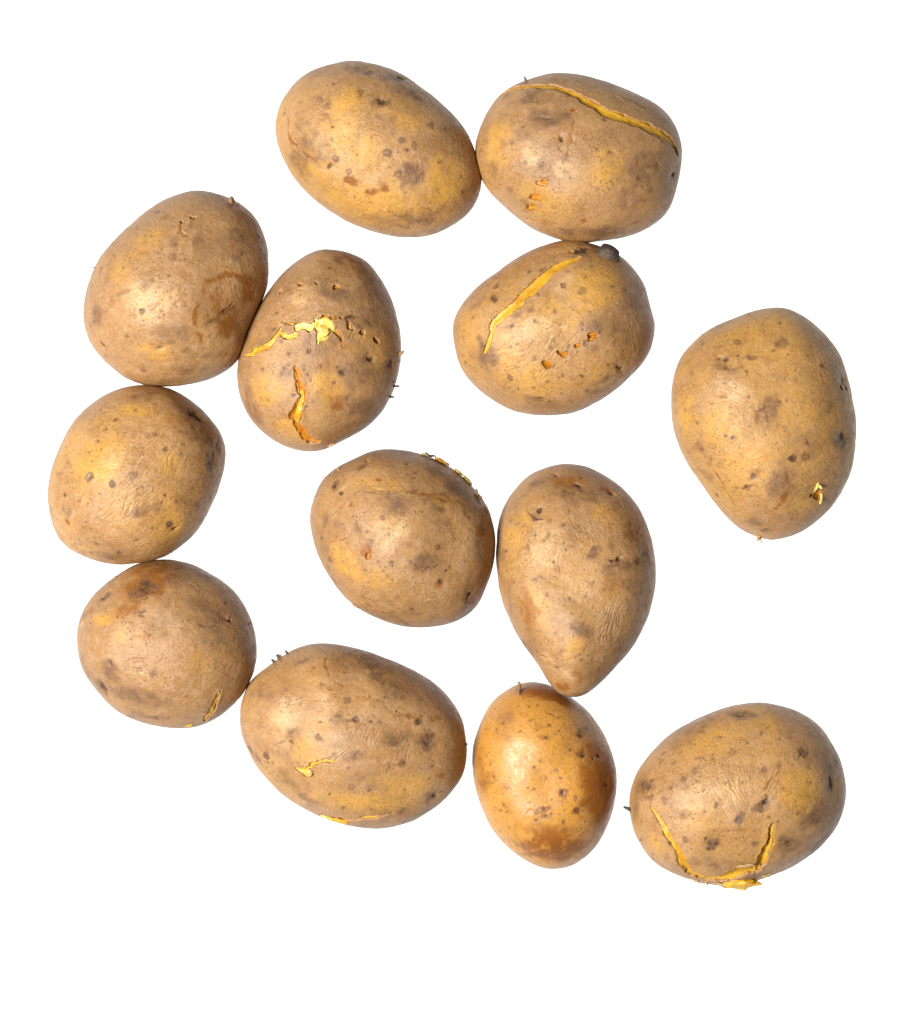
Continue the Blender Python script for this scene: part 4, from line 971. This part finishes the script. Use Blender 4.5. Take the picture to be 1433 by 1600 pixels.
add(label="broad potato at the bottom right, torn open along its lower edge",
    crop=(960, 1085, 3.771), minor=260, gold=0.32, brown=0.3, cloud=0.34,
    outline=[(820,55),(700,70),(560,120),(420,190),(310,260),(210,370),(130,480),(95,580),(95,680),(120,800),(180,920),(270,1005),(380,1055),(480,1090),(580,1110),(700,1122),(790,1108),(860,1072),(960,1040),(1080,980),(1200,890),(1290,780),(1345,650),(1352,520),(1330,400),(1270,290),(1200,180),(1110,120),(1000,80),(900,62)],
    patches=[('C',1070,560,130,130,0,.7),('C',560,270,170,90,-15,.5),('C',500,700,170,110,0,.5),('C',940,170,70,80,0,.6),('C',900,900,70,130,10,.6),('P',480,620,160,110,0,.5),('P',660,560,130,130,0,.35),('C',250,850,80,100,-20,.5),
             ('D',750,115,120,40,5,.65),('B',735,115,34,14,10,.5),('D',500,170,160,40,-25,.4),('D',870,650,75,36,-25,.9),('B',895,635,26,22,-30,.8),('D',730,730,40,44,0,.7),('D',570,880,60,44,5,.7),('D',1105,345,50,44,0,.7),('R',1100,340,60,50,0,.3),('B',210,500,26,20,20,.7),('D',200,560,60,80,10,.6),('R',190,590,40,60,0,.4),
             ('B',1275,520,20,40,5,.7),('D',1270,530,50,60,0,.6),('D',1180,720,130,70,-25,.75),('D',1020,880,80,70,-10,.7),('B',1025,875,24,26,0,.5),('D',600,1000,200,50,3,.45),('D',1200,880,100,70,-40,.5),('D',150,560,60,90,0,.5),('D',400,270,120,40,-40,.35),('R',420,700,50,40,0,.3),('D',1240,400,90,120,-20,.4),('R',740,790,80,24,0,.4),('D',130,700,40,100,0,.4),('D',800,230,80,30,-10,.3)],
    dots=[(690,330,17,.6),(515,218,13,.6),(622,237,8,.9),(468,445,16,.8),(345,400,14,.7),(275,395,14,.7),(400,500,14,.8),(430,540,11,.6),(490,510,12,.6),(333,545,14,.9),(298,630,18,.7),(270,575,9),(658,517,11),(750,517,10,.6),(600,653,14,.8),(535,687,8,.8),(405,705,22,.6),(725,735,16,.9),(745,725,10,.9),(715,750,10,.9),(825,883,16,.8),(590,803,8,.9),(418,855,15,.7),(326,873,12,.8),(535,850,12,.95),(560,875,12,.95),(600,880,13,.95),(550,905,10,.95),(580,910,10,.9),(880,440,15,.7),(962,420,20,.7),(860,225,12),(905,188,8,.9),(1085,340,10,.95),(1110,335,9,.95),(1130,350,9,.95),(1095,360,9,.95),(1080,370,8,.9),(1115,370,8,.9),(1025,260,12,.5),(965,262,6),(1130,600,14,.6),(1135,435,14,.6),(1145,520,12),(1070,690,7,.8),(570,340,10),(573,375,10),(480,372,7,.8),(495,372,7,.8),(512,374,7,.8),(200,545,16,.9),(215,600,16,.9),(907,718,9,.8),(230,937,9,.9),(245,855,12,.6),(780,275,8),(670,800,9,.8),(985,550,9,.5),(470,285,8),(380,345,9,.5),(1275,310,12,.9),(1305,400,10,.9),(165,530,14,.8),(160,855,12,.9),(1035,855,12,.9),(610,130,8,.8)],
    lines=[('R',7,.2,[(870,580),(900,530),(950,470),(975,455)]),('P',6,-.25,[(880,560),(930,500)]),('P',5,-.2,[(640,540),(690,580),(730,620)]),('P',5,-.2,[(705,440),(725,530),(735,590)]),('P',5,-.2,[(860,350),(855,420),(840,480)]),('P',5,-.2,[(780,480),(790,560)]),('P',6,-.25,[(500,580),(550,570)]),('P',6,-.25,[(510,530),(545,522)]),('D',6,.2,[(220,650),(195,600)])],
    splits=[dict(pts=[(215,665,8),(250,710,30),(290,780,40),(325,840,40),(360,890,36),(385,950,52),(410,1000,64),(430,1040,40)],deep=.35,jag=.5,mat='y',lip=.5),
            dict(pts=[(930,755,8),(918,820,30),(905,880,46),(885,940,56),(865,1000,60),(845,1035,34)],deep=.3,jag=.5,mat='y',lip=.5),
            dict(pts=[(440,1045,24),(500,1070,40),(580,1085,60),(660,1082,76),(730,1060,84),(790,1045,80),(840,1035,50)],deep=.25,jag=1.2,mat='y',lip=.6,vee=.8)],
    stems=[dict(base=(100,705),tip=(52,660),w0=26,w1=14,mat='dark',name='rootlet',bend=.1),dict(base=(72,690),tip=(48,678),w0=10,mat='dark',name='rootlet'),dict(base=(545,1108),tip=(545,1128),w0=22,w1=10,mat='peel',name='rootlet'),dict(base=(165,848),tip=(150,858),w0=16,mat='bark',name='rootlet'),dict(base=(235,965),tip=(222,972),w0=14,mat='bark',name='rootlet')],
    flakes=[dict(at=(740,1108),size=210,ratio=.38,rot=-8,up=.4,out=.85,mat='flesh',name='flesh_crumb',sd=2),dict(at=(790,1100),size=90,ratio=.5,rot=-20,up=.6,out=.9,mat='flesh',name='flesh_crumb',sd=3),dict(at=(720,1125),size=110,ratio=.4,rot=30,up=.2,out=.9,mat='pale',name='flesh_crumb',sd=5),dict(at=(600,1105),size=160,ratio=.25,rot=6,up=.3,out=.6,mat='peel',sd=6),dict(at=(890,1062),size=70,ratio=.4,rot=-15,up=.2,out=.8,mat='peel',sd=7),dict(at=(770,1010),size=110,ratio=.25,rot=-12,up=.5,mat='peel',sd=8),dict(at=(480,1092),size=60,ratio=.3,rot=20,up=.2,out=.7,mat='peel',sd=9)],
    wrinkles=[(700,520,190,150,0,70,1.0),(900,480,80,120,0,-60,1.2),(300,270,140,60,-45,-45,.6),(1050,110,160,40,20,20,.7),(1200,850,120,60,-40,-40,.8)])

for i, sp in enumerate(SPECS):
    Potato(sp, i + 1).build()
